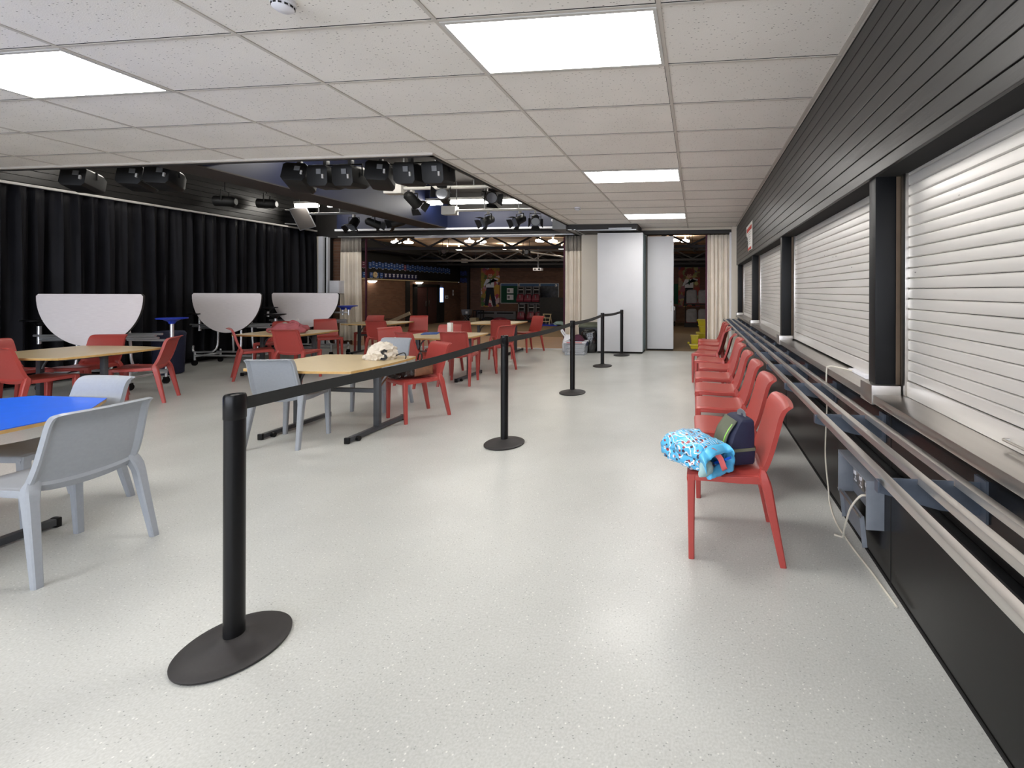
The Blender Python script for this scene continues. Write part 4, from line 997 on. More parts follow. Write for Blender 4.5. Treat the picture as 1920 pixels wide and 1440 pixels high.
# ------------------------------------------------------------------ raised ceiling: pipes, lanterns, tubes, speaker
def bar(name, x0, x1, y, z, r, label, m, box=None):
    t = thing(name, label, 'lighting bar', ((x0+x1)/2, y, z)); L = (x1-x0)/2
    q = MB(); q.cyl((-L, 0, 0), (L, 0, 0), r, 12); q.build('pipe', m, t)
    for k in (-0.8, -0.3, 0.3, 0.8):
        q = MB(); q.cyl((k*L, 0, 0), (k*L, 0, VT-z), 0.012, 8); q.build('hanger', M['grey_metal'], t)
    if box is not None:
        q = MB(); q.box(box-0.16, box+0.16, -0.08, 0.08, -0.09, 0.09); q.build('junction_box', M['white_metal'], t, bevel=0.008)
    return t
bar('lighting_bar', -9.4, -2.95, 5.0, 3.02, 0.024, 'bar carrying the row of big lanterns along the edge of the tiled ceiling', M['black_metal'])
bar('lighting_bar', -5.1, -2.85, 6.9, 3.085, 0.03, 'pale pipe with a junction box across the black ceiling, second bar', M['white_metal'], -1.05)
bar('lighting_bar', -5.45, -2.9, 9.1, 3.12, 0.026, 'pale pipe nearest the navy cross beam, with a junction box', M['white_metal'], -1.17)
bar('lighting_bar', -8.7, -6.6, 9.1, 3.106, 0.026, 'dark pipe left of the deep blue beam', M['grey_metal'])
def lantern(x, y, z, ztop, rz, tilt, style, label):
    t = thing('stage_lantern', label, 'stage light', (x, y, z), rz, 'black stage lanterns under the raised ceiling')
    T = Matrix.Rotation(tilt if style == 'big' else -tilt, 3, 'X')
    if style == 'big':
        q = MB(); 
        P = [(-0.13, -0.1), (-0.10, -0.14), (0.10, -0.14), (0.13, -0.1), (0.13, 0.08), (0.10, 0.11), (-0.10, 0.11), (-0.13, 0.08)]
        q.loft([[T @ Vector((a, -0.15, b)) for a, b in P], [T @ Vector((a*1.05, 0.10, b*1.05)) for a, b in P], [T @ Vector((a*0.8, 0.2, b*0.8)) for a, b in P]]); q.build('body', M['black_metal'], t, bevel=0.006, ang=30)
        q = MB(); q.obox(T @ Vector((0.03, -0.155, 0.03)), (0.06, 0.008, 0.06), T); q.build('rating_plate', M['grey_metal'], t, smooth=False)
        q = MB(); q.obox(T @ Vector((0.085, -0.16, -0.03)), (0.02, 0.02, 0.05), T); q.build('clamp_screw', M['white_metal'], t, smooth=False)
        hw = 0.145
    else:
        q = MB(); q.loft([[T @ Vector((r*math.cos(2*PI*i/16), y_, r*math.sin(2*PI*i/16))) for i in range(16)] for y_, r in ((0.14, 0.05), (0.10, 0.085), (-0.10, 0.09), (-0.13, 0.10))]); q.build('body', M['black_metal'], t, ang=40)
        q = MB(); q.loft([[T @ Vector((0.085*math.cos(2*PI*i/16), y_, 0.085*math.sin(2*PI*i/16))) for i in range(16)] for y_ in (-0.128, -0.134)]); q.build('lens', M['lens'], t)
        q = MB()
        for k in range(4):
            a = PI/2*k; Rk = Matrix.Rotation(a, 3, 'Y')
            pts = [Rk @ Vector(p) for p in ((-0.07, -0.13, 0.10), (0.07, -0.13, 0.10), (0.10, -0.22, 0.15), (-0.10, -0.22, 0.15))]
            q.poly([T @ p for p in pts])
        q.build('barn_doors', M['black_metal'], t, solid=0.003, smooth=False)
        hw = 0.115
    q = MB(); q.tube([(-hw, 0, 0), (-hw, 0, ztop-z-0.09), (hw, 0, ztop-z-0.09), (hw, 0, 0)], 0.01, 6); q.build('yoke', M['black_metal'], t)
    q = MB(); q.box(-0.02, 0.02, -0.03, 0.03, ztop-z-0.09, ztop-z-0.031); q.build('hook_clamp', M['white_metal'] if style != 'big' else M['grey_metal'], t, bevel=0.004)
    return t
for i, (x, tl) in enumerate(((-4.92, -0.35), (-4.56, 0.05), (-4.23, 0.1), (-3.83, -0.25), (-3.44, 0.12), (-3.08, 0.15))):
    lantern(x, 5.0, 2.79 if i < 4 else 2.80, 3.02, (0.35 if i in (0, 3) else 0.05), tl, 'big', ('second big lantern', 'third big lantern', 'fourth big lantern', 'fifth big lantern', 'sixth big lantern', 'first big lantern')[(i+5) % 6 if False else i] .replace('second', ORD[5-i]).replace('third', ORD[5-i]).replace('fourth', ORD[5-i]).replace('fifth', ORD[5-i]).replace('sixth', ORD[5-i]) .replace('first big', ORD[5-i]+' big') + ' from the open corner, hung at the edge of the tiles')
for i, x in enumerate((-8.1, -7.25, -6.85)):
    lantern(x, 5.0, 2.84, 3.02, 0.4, -0.2, 'big', ('dark big lantern over the white curtain rail', 'dark big lantern left of the deep beam, first of a close pair', 'dark big lantern left of the deep beam, second of a close pair')[i])
lantern(-4.72, 6.9, 2.90, 3.085, 2.9, -0.6, 'small', 'lantern with barn doors in front of the lit blue beam')
lantern(-4.16, 6.9, 2.93, 3.085, 0.3, 0.2, 'small', 'lantern hung between two fluorescent tubes')
lantern(-3.38, 6.9, 2.92, 3.085, 0.8, -0.3, 'small', 'lantern between the fluorescent tubes and the ceiling edge')
for i, (x, rz) in enumerate(((-4.47, -0.5), (-3.76, -0.5), (-3.42, 0.4))):
    lantern(x, 9.1, 2.90, 3.12, rz, -0.5, 'small', ('first lantern under the pale pipe at the navy beam, counted from the junction box', 'middle lantern under the pale pipe at the navy beam', 'long lantern with white lens at the grey ceiling corner')[i])
for i, (x, rz) in enumerate(((-7.62, 0.1), (-7.17, 2.6), (-6.55, -1.2))):
    lantern(x, 9.1, 2.88, 3.106, rz, -0.9 if i == 0 else -0.3, 'small', ('lantern pointing down in front of the white header strip', 'small lantern left of the deep beam, middle of three', 'lantern with a pale open lens under the end of the deep beam')[i])
def wall_lantern(y, z, label):
    t = thing('stage_lantern', label, 'stage light', (-9.2, y, z), -1.2, 'black stage lanterns under the raised ceiling')
    q = MB(); q.loft([[(0.10*math.cos(2*PI*i/14), y_, 0.10*math.sin(2*PI*i/14)) for i in range(14)] for y_ in (-0.16, 0.12)]+[[(0.06*math.cos(2*PI*i/14), 0.18, 0.06*math.sin(2*PI*i/14)) for i in range(14)]]); q.build('body', M['black_metal'], t, ang=40)
    q = MB(); q.tube([(-0.12, 0, 0), (-0.12, 0, 0.2), (0.12, 0, 0.2), (0.12, 0, 0)], 0.012, 6); q.cyl((0, 0, 0.2), (0, 0, VT-z), 0.014, 8); q.build('yoke', M['black_metal'], t)
wall_lantern(7.7, 3.12, 'black lantern against the boards above the stage curtain')
wall_lantern(8.55, 3.24, 'black lantern above the lit patch of boards')
def batten(x0, x1, y, z, label):
    t = thing('fluorescent_batten', label, 'light fitting', ((x0+x1)/2, y, z), 0, 'fluorescent battens under the raised ceiling'); L = (x1-x0)/2
    q = MB(); q.box(-L-0.02, L+0.02, -0.05, 0.05, 0.0, 0.05); q.build('housing', M['white_metal'], t, smooth=False)
    q = MB(); q.cyl((-L, 0, -0.045), (L, 0, -0.045), 0.044, 16); q.build('tube', M['tube_light'], t)
    for k in (-0.7, 0.7):
        q = MB(); q.cyl((k*L, 0, 0.05), (k*L, 0, VT-z), 0.006, 6); q.build('hanger', M['grey_metal'], t)
batten(-9.15, -8.60, 9.2, 3.36, 'fluorescent tube above the wall speaker')
batten(-8.33, -8.18, 9.2, 3.36, 'shortest visible fluorescent tube, beside the wall speaker tube')
batten(-6.10, -5.60, 9.2, 3.36, 'fluorescent tube beside the blue-lit beam')
batten(-5.38, -4.54, 9.2, 3.37, 'longest fluorescent tube, middle of the row in the black ceiling')
batten(-4.20, -3.60, 9.2, 3.36, 'fluorescent tube partly hidden by the tiled ceiling edge')
for i, (xa, xb) in enumerate(((-8.9, -8.2), (-7.6, -6.9), (-5.7, -4.9), (-4.5, -3.7))):  # unseen row of tubes added to brighten the far tables and corner
    batten(xa, xb, 5.85, 3.45, ('added fluorescent tube hidden over the curtain end of the lantern bar', 'added fluorescent tube hidden left of the deep beam near the lantern bar', 'added fluorescent tube hidden right of the deep beam near the lantern bar', 'added fluorescent tube hidden nearest the tiled ceiling corner')[i])
sp = thing('wall_speaker', 'grey wedge loudspeaker bracketed in the corner above the curtain', 'loudspeaker', (-9.15, 9.4, 3.08), 0.5)
T = Matrix.Rotation(-0.35, 3, 'Y') @ Matrix.Rotation(0.25, 3, 'X')
q = MB(); q.loft([[T @ Vector(p) for p in ((-0.17, -0.12, -0.26), (0.17, -0.12, -0.26), (0.12, 0.16, -0.26), (-0.12, 0.16, -0.26))], [T @ Vector(p) for p in ((-0.17, -0.12, 0.26), (0.17, -0.12, 0.26), (0.12, 0.16, 0.26), (-0.12, 0.16, 0.26))]]); q.build('cabinet', M['grey_metal'], sp, bevel=0.01)
q = MB(); q.obox(T @ Vector((0, -0.124, 0)), (0.30, 0.012, 0.48), T); q.build('grille', M['void'], sp, smooth=False)
for z_ in (0.16, -0.16):
    q = MB(); q.cyl((-0.12, 0.05, z_), (-0.36, 0.0, z_), 0.012, 8); q.build('bracket', M['white_metal'], sp)
struct(MB().box(-8.40, -8.36, FAR-0.19, FAR-0.18, 2.93, 2.985).build('trim_23', M['white_plastic'], smooth=False))
q = MB(); q.lathe([(0.035, 0), (0.03, 0.012), (0, 0.012)], 20, cap=False); o = q.build('ceiling_sensor', M['white_plastic'], loc=(-3.35, FAR-0.18, 3.03)); o.rotation_euler = (PI/2, 0, 0)
tag(o, 'round white sensor on the navy cross beam', 'sensor')

# ------------------------------------------------------------------ the hall beyond
struct(MB().box(-16, -2.6, FAR+0.02, 12.85, -0.06, 0.0).build('floor_platform', M['hall_wood'], smooth=False))
struct(MB().box(-2.6, 5, FAR+0.02, 14.5, -0.06, -0.001).build('floor_side', M['hall_carpet'], smooth=False))
struct(MB().box(-16, -2.6, 12.82, 12.86, -0.4, -0.004).build('trim_24', M['gap'], smooth=False))
struct(MB().box(-2.6, 5, 14.46, 14.5, -0.4, -0.01).build('trim_25', M['gap'], smooth=False))
struct(MB().box(-16, 5, 12.8, 25.2, HZ-0.05, HZ).build('floor_hall', M['hall_carpet'], smooth=False))
struct(MB().box(-14.1, 5, 25.0, 25.2, HZ, 3.6).build('wall_hall_back', M['brick_hall'], smooth=False))
struct(MB().box(-14.2, -14.0, FAR+0.3, 25.2, HZ, 1.86).build('wall_hall_side', M['brick_hall'], smooth=False))
struct(MB().box(-14.2, -14.02, FAR+0.3, 25.2, 1.88, 3.6).build('wall_hall_side_upper', M['hall_black'], smooth=False))
struct(MB().box(-14.02, -13.92, FAR+0.3, 24.6, 1.845, 1.885).build('trim_26', M['pine'], smooth=False))
struct(MB().box(-13.42, 5, 24.9, 25.0, 2.72, 3.4).build('trim_27', M['hall_black'], smooth=False))
struct(MB().box(-14.0, -13.45, 24.93, 25.0, 1.85, 3.4).build('trim_28', M['hall_black'], smooth=False))
struct(MB().box(-13.52, -13.40, 24.85, 25.0, HZ, 3.4).build('trim_29', M['hall_black'], smooth=False))
struct(MB().box(-14.0, -13.95, 19.95, 20.25, HZ, 1.86).build('trim_30', M['hall_black'], smooth=False))
struct(MB().box(4.9, 5, FAR, 25.2, HZ, 3.6).build('wall_hall_right', M['hall_black'], smooth=False))
struct(MB().box(-16, 5, FAR+0.3, 25.2, 3.42, 3.5).build('ceiling_hall', M['hall_ceiling'], smooth=False))
t = MB()
for y in (11.8, 13.0, 14.2, 15.4, 16.6, 17.8, 19.0, 20.2, 21.4, 22.6, 23.8): t.box(-14, 5, y-0.01, y+0.01, 3.412, 3.42)
struct(t.build('trim_31', M['gap'], smooth=False))
struct(MB().box(-13.95, -13.0, 10.6, 25, 3.05, 3.42).build('trim_32', M['hall_black'], smooth=False))
TR = [(13.9, 'roof truss nearest the dining room'), (19.7, 'roof truss in the middle of the hall'), (22.6, 'roof truss farthest into the hall')]
for y, lb in TR:
    t = thing('roof_truss', 'dark steel lattice '+lb, 'truss', (-4.5, y, 0), 0, 'steel roof trusses of the hall')
    for z0, z1, nm in ((2.74, 2.83, 'bottom_chord'), (3.18, 3.27, 'top_chord')):
        q = MB(); q.box(-9.5, 9.4, -0.05, 0.05, z0, z1); q.build(nm, M['truss'], t, smooth=False)
    n = 26
    for k in range(n):
        xa = -9.5+18.9*k/n; xb = -9.5+18.9*(k+1)/n
        q = MB(); q.tube([(xa, 0, 2.83 if k % 2 else 3.18), (xb, 0, 3.18 if k % 2 else 2.83)], 0.03, 6, sec=[(-0.028, -0.028), (0.028, -0.028), (0.028, 0.028), (-0.028, 0.028)]); q.build('diagonal', M['truss'], t, smooth=False)
HL = [(-11.4, 15.7), (-11.0, 15.85), (-10.85, 18.3), (-10.45, 18.5), (-8.45, 15.7), (-8.05, 15.85), (-8.3, 18.4), (-7.95, 18.65), (-5.72, 15.7), (-5.3, 15.9), (-5.77, 18.5), (-0.78, 16.0), (-0.42, 16.25), (-13.2, 12.9), (1.8, 16.0), (-3.0, 18.4)]
for i, (x, y) in enumerate(HL):
    t = thing('hall_lamp', f'round lamp under the tan hall ceiling, {nth(i)} when counted by rows', 'lamp', (x, y, 3.22), 0, 'round lamps of the hall')
    q = MB(); q.lathe([(0.0, -0.05), (0.13, -0.042), (0.17, -0.012), (0.165, 0.02), (0.10, 0.045), (0.0, 0.045)], 24, cap=False); q.build('diffuser', M['hall_light'], t)
    q = MB(); q.lathe([(0.06, 0.03), (0.06, 0.06), (0.03, 0.08), (0.03, 0.2), (0.0, 0.2)], 24, cap=False); q.build('body', M['white_metal'], t, ang=40)
for i, (y, x) in enumerate(((17.65, 0), (20.9, 0))):
    t = thing('bulkhead_lamp', ('bowl wall lamp beside the cream curtain, under the hall ledge', 'bowl wall lamp above the maroon hall door')[i], 'wall lamp', (-13.92, y, 1.79), 0, 'bowl wall lamps under the hall ledge')
    q = MB(); q.lathe([(0.0, -0.09), (0.12, -0.075), (0.19, 0.0)], 20, cap=False); q.build('bowl', M['dim_light'], t)
    q = MB(); q.lathe([(0.2, 0.0), (0.2, 0.03), (0.0, 0.04)], 20, cap=False); q.build('rim', M['white_metal'], t)
# pennants on the side wall
def pennant(name, x, y, z, w_, h_, rz, label, group, m1, m2, split, tail=True):
    q = MB(); a = w_/2
    q.mi = 0; q.prism([(-a, 0), (-a, -h_*0.9), (0, -h_), (a, -h_*0.9), (a, 0)], 0, 0.012, 'y')
    q.mi = 1
    if split == 'tail': q.prism([(-a*0.98, -h_*0.86), (-a*0.98, -h_*0.91), (0, -h_*1.01), (a*0.98, -h_*0.91), (a*0.98, -h_*0.86), (0, -h_*0.96)][::-1], -0.004, 0.0, 'y'); q.prism([(-a*0.6, -h_*0.4), (a*0.6, -h_*0.4), (a*0.6, -h_*0.48), (-a*0.6, -h_*0.48)][::-1], -0.004, 0.0, 'y'); q.prism([(-a*0.5, -h_*0.12), (a*0.5, -h_*0.12), (a*0.5, -h_*0.18), (-a*0.5, -h_*0.18)][::-1], -0.004, 0.0, 'y')
    else: q.prism([(-a*0.75, -h_*0.1), (a*0.75, -h_*0.1), (a*0.2, -h_*0.4), (a*0.6, -h_*0.55), (0, -h_*0.75), (-a*0.6, -h_*0.55), (-a*0.2, -h_*0.4)][::-1], -0.004, 0.0, 'y')
    o = q.build(name, [m1, m2], loc=(x, y, z), smooth=False); o.rotation_euler = (0, 0, rz)
    return tag(o, label, 'pennant', group)
n = 0
for k in range(35):
    y = 17.25+k*0.192
    if k in (1,): continue
    m1 = M['penn_red'] if k in (0, 14) else M['penn_blue']
    pennant('pennant', -14.0+0.005, y, 2.60+(0.045 if k % 2 else 0), 0.16, 0.29, PI/2, f'blue wall pennant, {nth(n)} from the cream curtain in the upper row', 'pennants in the upper row on the hall wall', m1, M['penn_white'], 'tail'); n += 1
n = 0
for k in range(13):
    y = 17.3+(0.2 if k == 1 else 0)+(k*0.2 if k < 2 else 0.75+(k-2)*0.27)
    pennant('pennant', -14.0+0.005, y, 2.16, 0.19 if k < 4 else 0.22, 0.25, PI/2, f'navy wall pennant, {nth(n)} from the cream curtain in the lower row', 'pennants in the lower row on the hall wall', M['penn_navy'] if k > 3 else M['penn_blue'], M['penn_white'], 'tail' if k < 4 else 'crest'); n += 1
for r_ in range(2):
    for k in range(4):
        pennant('pennant', -13.93+0.13*k, 24.92, (2.55 if r_ == 0 else 2.13)-0.03*(k % 2), 0.11, 0.26, 0, f'dim pennant in the dark hall corner, {nth(k)} of its {"upper" if r_ == 0 else "lower"} four', 'dim pennants in the dark hall corner', M['penn_navy'], M['penn_blue'], 'tail')
t = thing('wall_clock', 'round cream clock among the pennants on the hall wall', 'clock', (-13.99, 17.9, 2.06), PI/2)
q = MB(); q.lathe([(0.13, 0), (0.13, 0.03), (0.115, 0.035), (0, 0.033)], 28, cap=False); o = q.build('dial', M['pine'], t); o.rotation_euler = (PI/2, 0, 0)
q = MB(); q.box(-0.006, 0.006, -0.042, -0.036, 0, 0.08); q.box(0, 0.06, -0.042, -0.036, -0.006, 0.006); q.build('hands', M['print_black'], t, smooth=False)
# door, panes and signs in the hall
d_ = MB(); d_.box(-14.0, -13.93, 20.75, 22.45, HZ, 1.56)
o = d_.build('door_1', M['door_wood'], bevel=0.01); struct(o)
struct(MB().box(-13.93, -13.90, 21.57, 21.6, HZ, 1.54).build('door_seam', M['gap'], parent=o, smooth=False))
for dy in (21.45, 21.75):
    q = MB(); q.box(-13.92, -13.88, dy-0.02, dy+0.02, 0.55, 0.85); q.build('door_handle', M['steel'], o, bevel=0.004)
t = MB(); t.box(-14.0, -13.9, 20.5, 20.75, HZ, 1.66); t.box(-14.0, -13.9, 22.45, 22.7, HZ, 1.66); t.box(-14.0, -13.9, 20.5, 22.7, 1.56, 1.70)
struct(t.build('trim_33', M['hall_black'], smooth=False))
wn = MB(); wn.box(-14.0, -13.95, 22.74, 23.1, 0.74, 1.52)
o = struct(wn.build('window_1', M['day_gap'], smooth=False))
struct(MB().box(-13.96, -13.9, 22.72, 23.12, HZ, 0.72).build('trim_34', M['hall_black'], smooth=False))
wl = MB(); wl.box(-13.5, -13.2, 22.6, 22.8, HZ, HZ+0.002)
for (x, y, z, rz, lab) in ((-13.985, 23.5, 1.0, PI/2, 'small white sign beside the blue-lit pane in the hall'), (-13.985, 24.15, 1.25, PI/2, 'narrow white sign by the hall corner, with a dark symbol')):
    t = thing('door_sign', lab, 'sign', (x, y, z), rz, 'white signs on the hall wall')
    q = MB(); q.box(-0.13, 0.13, -0.01, 0, -0.08, 0.1) if 'small' in lab else q.box(-0.07, 0.07, -0.01, 0, -0.16, 0.16); q.build('plate', M['paper'], t, smooth=False)
    q = MB(); q.box(-0.09, 0.09, -0.013, -0.01, -0.03, 0.03) if 'small' in lab else q.box(-0.02, 0.02, -0.013, -0.01, -0.05, 0.05); q.build('symbol', M['print_black'], t, smooth=False)
# back wall murals: generic painted pupils on a colourful ground
def ell(cx, cz, a, b, n=28): return [(cx+a*math.cos(2*PI*i/n), cz+b*math.sin(2*PI*i/n)) for i in range(n)]
def mural(name, label, x, y, z, w_, h_, hair, ground, seed):
    t = thing(name, label, 'mural', (x, y, z), 0, 'painted pupil murals on the hall wall')
    q = MB(); q.box(-w_/2, w_/2, -0.02, 0, 0, h_); q.build('painted_ground', mat_mural('mural_'+name+str(seed), ground, seed), t, smooth=False)
    def flat(nm, P, m, d):
        q = MB()
        for p in P: q.prism(p, -0.02-d, -0.02-d+0.003, 'y')
        return q.build(nm, m, t, smooth=False)
    s = h_/2.35
    flat('trousers', [[(-0.22*s, 1.15*s), (0.20*s, 1.15*s), (0.36*s, 0.06*s), (0.16*s, 0.06*s), (0.0, 0.75*s), (-0.12*s, 0.06*s), (-0.34*s, 0.06*s)][::-1]], M['trouser'], 0.004)
    flat('shirt', [[(-0.24*s, 1.62*s), (0.22*s, 1.62*s), (0.48*s, 1.52*s), (0.50*s, 1.62*s), (0.24*s, 1.68*s), (0.24*s, 1.12*s), (-0.26*s, 1.12*s), (-0.26*s, 1.3*s), (-0.36*s, 1.2*s), (-0.40*s, 1.26*s)][::-1]], M['shirt'], 0.006)
    flat('face', [ell(0, 1.83*s, 0.14*s, 0.16*s)], M['skin'], 0.008)
    P = []
    for i in range(18):
        a = PI*i/17; rr = (0.34 if i % 2 else 0.24)*s; P.append((rr*math.cos(a), 1.93*s+rr*0.95*math.sin(a)))
    P += [(-0.14*s, 1.8*s), (-0.10*s, 1.92*s), (0.0, 1.88*s), (0.1*s, 1.93*s), (0.14*s, 1.8*s)]
    flat('hair', [P], hair, 0.010)
    flat('tie', [[(-0.025*s, 1.62*s), (0.025*s, 1.62*s), (0.04*s, 1.34*s), (0, 1.26*s), (-0.04*s, 1.34*s)][::-1]], M['green_felt'], 0.009)
    flat('eyes', [ell(-0.055*s, 1.83*s, 0.02*s, 0.03*s, 12), ell(0.055*s, 1.83*s, 0.02*s, 0.03*s, 12)], M['print_black'], 0.012)
G1_ = [(0.0, lin((150, 48, 60))), (0.2, lin((78, 112, 52))), (0.4, lin((196, 150, 60))), (0.55, lin((170, 60, 84))), (0.7, lin((214, 196, 190))), (0.85, lin((96, 60, 70)))]
G2_ = [(0.0, lin((196, 120, 70))), (0.2, lin((96, 56, 110))), (0.4, lin((190, 170, 110))), (0.55, lin((80, 110, 60))), (0.7, lin((150, 52, 48))), (0.85, lin((140, 80, 60)))]
mural('wall_mural', 'tall painted mural of a red-haired pupil in shirt and tie', -12.13, 24.98, 0.43, 1.15, 2.38, M['hair'], G1_, 3)
mural('wall_mural', 'painted mural of an auburn-haired pupil seen through the narrow opening', -0.42, 24.98, 0.5, 1.2, 2.25, M['hair_brown'], G2_, 8)
# notice boards
def board(x0, x1, z0, z1, m, label, papers):
    t = thing('notice_board', label, 'notice board', ((x0+x1)/2, 24.99, (z0+z1)/2), 0, 'notice boards on the hall wall'); a, b_ = (x1-x0)/2, (z1-z0)/2
    q = MB(); q.box(-a, a, -0.02, 0, -b_, b_); q.build('felt', m, t, smooth=False)
    q = MB()
    for r_ in ((-a-0.02, a+0.02, b_, b_+0.03), (-a-0.02, a+0.02, -b_-0.03, -b_), (-a-0.03, -a, -b_, b_), (a, a+0.03, -b_, b_)): q.box(r_[0], r_[1], -0.035, 0, r_[2], r_[3])
    q.build('frame', M['white_metal'], t, smooth=False)
    q = MB(); q.box(-a, a, -0.028, -0.02, b_-0.13, b_); q.build('header_strip', M['blue_felt'], t, smooth=False)
    for (px, pz, pw, ph) in papers:
        q = MB(); q.box(px-pw, px+pw, -0.03, -0.02, pz-ph, pz+ph); p_ = q.build('pinned_paper', M['paper'], t, smooth=False)
        q = MB(); q.box(px-pw*0.8, px-pw*0.1, -0.034, -0.03, pz-ph*0.5, pz+ph*0.5); q.build('print', M['print_grey'], p_, smooth=False)
board(-11.46, -10.44, 0.66, 1.79, M['green_felt'], 'green felt board with two white sheets beside the red-haired mural', [(0.05, 0.15, 0.2, 0.15), (0.05, -0.23, 0.2, 0.15)])
board(-10.33, -9.15, 0.66, 1.79, M['blue_felt'], 'notice board mostly hidden by the grey and maroon machines', [])
board(-9.06, -7.98, 0.66, 1.79, M['dark_photo'], 'dark photograph board above the black screen', [(0.4, 0.47, 0.06, 0.06)])
struct(MB().box(-1.27, -1.05, 24.95, 25.0, 0.66, 1.79).build('trim_35', M['green_felt'], smooth=False))
def machine(x, z, label):
    t = thing('stacked_seat', label, 'stacked seat', (x, 24.0, z), 0, 'grey and maroon moulded seats stored in two tiers')
    q = MB(); q.box(-0.2, 0.2, 0.06, 0.14, 0.30, 0.88); q.build('shell_back', M['machine_grey'], t, bevel=0.03)
    for s_ in (-1, 1):
        q = MB(); q.box(s_*0.17-0.035, s_*0.17+0.035, -0.06, 0.07, 0.36, 0.86); q.build('shell_side', M['machine_grey'], t, bevel=0.02)
    q = MB(); q.box(-0.14, 0.14, 0.03, 0.058, 0.50, 0.80); q.build('dark_opening', M['gap'], t, smooth=False)
    q = MB(); q.box(-0.135, 0.135, -0.03, 0.03, 0.66, 0.70); q.build('bar', M['white_metal'], t, bevel=0.01)
    q = MB(); q.loft([[(-0.2, -0.16, 0.0), (0.2, -0.16, 0.0), (0.2, 0.14, 0.0), (-0.2, 0.14, 0.0)], [(-0.21, -0.2, 0.12), (0.21, -0.2, 0.12), (0.21, 0.14, 0.12), (-0.21, 0.14, 0.12)], [(-0.17, -0.1, 0.42), (0.17, -0.1, 0.42), (0.17, 0.06, 0.46), (-0.17, 0.06, 0.46)]]); q.build('seat_moulding', M['maroon'], t, bevel=0.025)
    q = MB(); q.box(-0.03, 0.03, -0.17, -0.10, 0.14, 0.38); q.build('centre_strap', M['print_grey'], t, bevel=0.01)
for k, x in enumerate((-9.84, -9.40, -8.94)):
    machine(x, 0.755, ('grey and maroon seat, upper tier, next to the green board', 'grey and maroon seat, upper tier, middle one', 'grey and maroon seat, upper tier, next to the black screen')[k])
for k, x in enumerate((-9.80, -9.23, -8.78)):
    machine(x, -0.24, ('grey and maroon seat, lower tier, next to the maroon beanbag', 'grey and maroon seat, lower tier, middle one', 'grey and maroon seat, lower tier, half behind the black screen')[k])
q = MB(); q.box(-10.1, -8.55, 23.8, 24.3, 0.70, 0.745); q.box(-10.1, -8.55, 23.8, 24.3, HZ, -0.25)
for x in (-10.08, -8.6): q.box(x, x+0.04, 24.2, 24.26, HZ, 0.72)
tag(q.build('storage_rack', M['hall_black'], smooth=False), 'low black rack carrying the grey and maroon seats', 'rack')
q = MB(); q.box(-8.36, -6.95, 22.9, 23.3, HZ, 1.02); q.box(-8.36, -6.95, 22.89, 22.9, 0.3, 0.31)
tag(q.build('black_screen', M['hall_black'], bevel=0.01), 'tall plain black screen box beside the cream curtain', 'screen')
t = thing('stepladder', 'small white wooden stepladder in front of the black screen', 'stepladder', (-7.62, 22.0, HZ), -0.2)
for s_ in (-1, 1):
    q = MB(); q.prism([(-0.20, 0.0), (-0.15, 0.0), (0.02, 0.56), (-0.03, 0.56)], s_*0.21-0.015, s_*0.21+0.015, 'x'); q.build('side_rail', M['pine'], t, smooth=False)
    q = MB(); q.prism([(0.20, 0.0), (0.24, 0.0), (0.03, 0.54), (-0.01, 0.54)], s_*0.17-0.012, s_*0.17+0.012, 'x'); q.build('rear_leg', M['pine'], t, smooth=False)
for z_, y_ in ((0.18, -0.13), (0.36, -0.07), (0.55, 0.0)):
    q = MB(); q.box(-0.22, 0.22, y_-0.06, y_+0.06, z_, z_+0.025); q.build('step', M['pine'], t, smooth=False)
q = MB(); q.box(-8.3, -6.9, 21.4, 22.6, HZ, HZ+0.05)
tag(q.build('floor_mat', M['blue_seat'], bevel=0.01), 'blue floor mat in front of the black screen', 'mat')
q = MB(); q.blob(0.3, 0.25, 0.12, 0.25, 3, 3, c=(-6.85, 21.6, HZ+0.05), sub=3)
tag(q.build('folded_cloth', M['teal_cloth']), 'pale teal cloth bundle on the blue mat', 'cloth')
q = MB(); q.blob(0.46, 0.36, 0.20, 0.12, 1.5, 6, c=(-10.6, 23.0, HZ), sub=4)
tag(q.build('beanbag', M['maroon']), 'maroon beanbag on the hall floor under the green board', 'beanbag')
q = MB(); q.blob(0.36, 0.3, 0.17, 0.15, 2, 9, c=(-11.77, 24.0, HZ), sub=4)
tag(q.build('covered_heap', M['hall_black']), 'dark covered heap beside the maroon beanbag', 'heap')
q = MB()
for k in range(6): q.box(-12.80+0.02*(k % 2), -12.42+0.015*(k % 3), 23.8, 24.15, HZ+0.035*k, HZ+0.035*k+0.032)
tag(q.build('book_pile', M['pine'], smooth=False), 'low pile of pale books under the dark hall table', 'books')
t = thing('side_table', 'small dark table in the hall beside the grey trolley', 'table', (-12.57, 24.4, HZ))
q = MB(); q.box(-0.24, 0.24, -0.2, 0.2, 0.58, 0.62); q.build('tabletop', M['hall_black'], t, smooth=False)
for sx in (-1, 1):
    for sy in (-1, 1):
        q = MB(); q.box(sx*0.22-0.015, sx*0.22+0.015, sy*0.18-0.015, sy*0.18+0.015, 0, 0.58); q.build('leg', M['hall_black'], t, smooth=False)
t = thing('folding_trolley', 'grey basket trolley on crossed legs at the hall corner', 'trolley', (-13.06, 24.0, HZ))
q = MB(); q.loft([[(-0.2, -0.15, 0.38), (0.2, -0.15, 0.38), (0.2, 0.15, 0.38), (-0.2, 0.15, 0.38)], [(-0.24, -0.18, 0.68), (0.24, -0.18, 0.68), (0.24, 0.18, 0.68), (-0.24, 0.18, 0.68)]]); q.build('basket', M['grey_metal'], t, smooth=False)
q = MB(); q.box(0.02, 0.14, -0.19, -0.175, 0.45, 0.58); q.build('paper_tag', M['paper'], t, smooth=False)
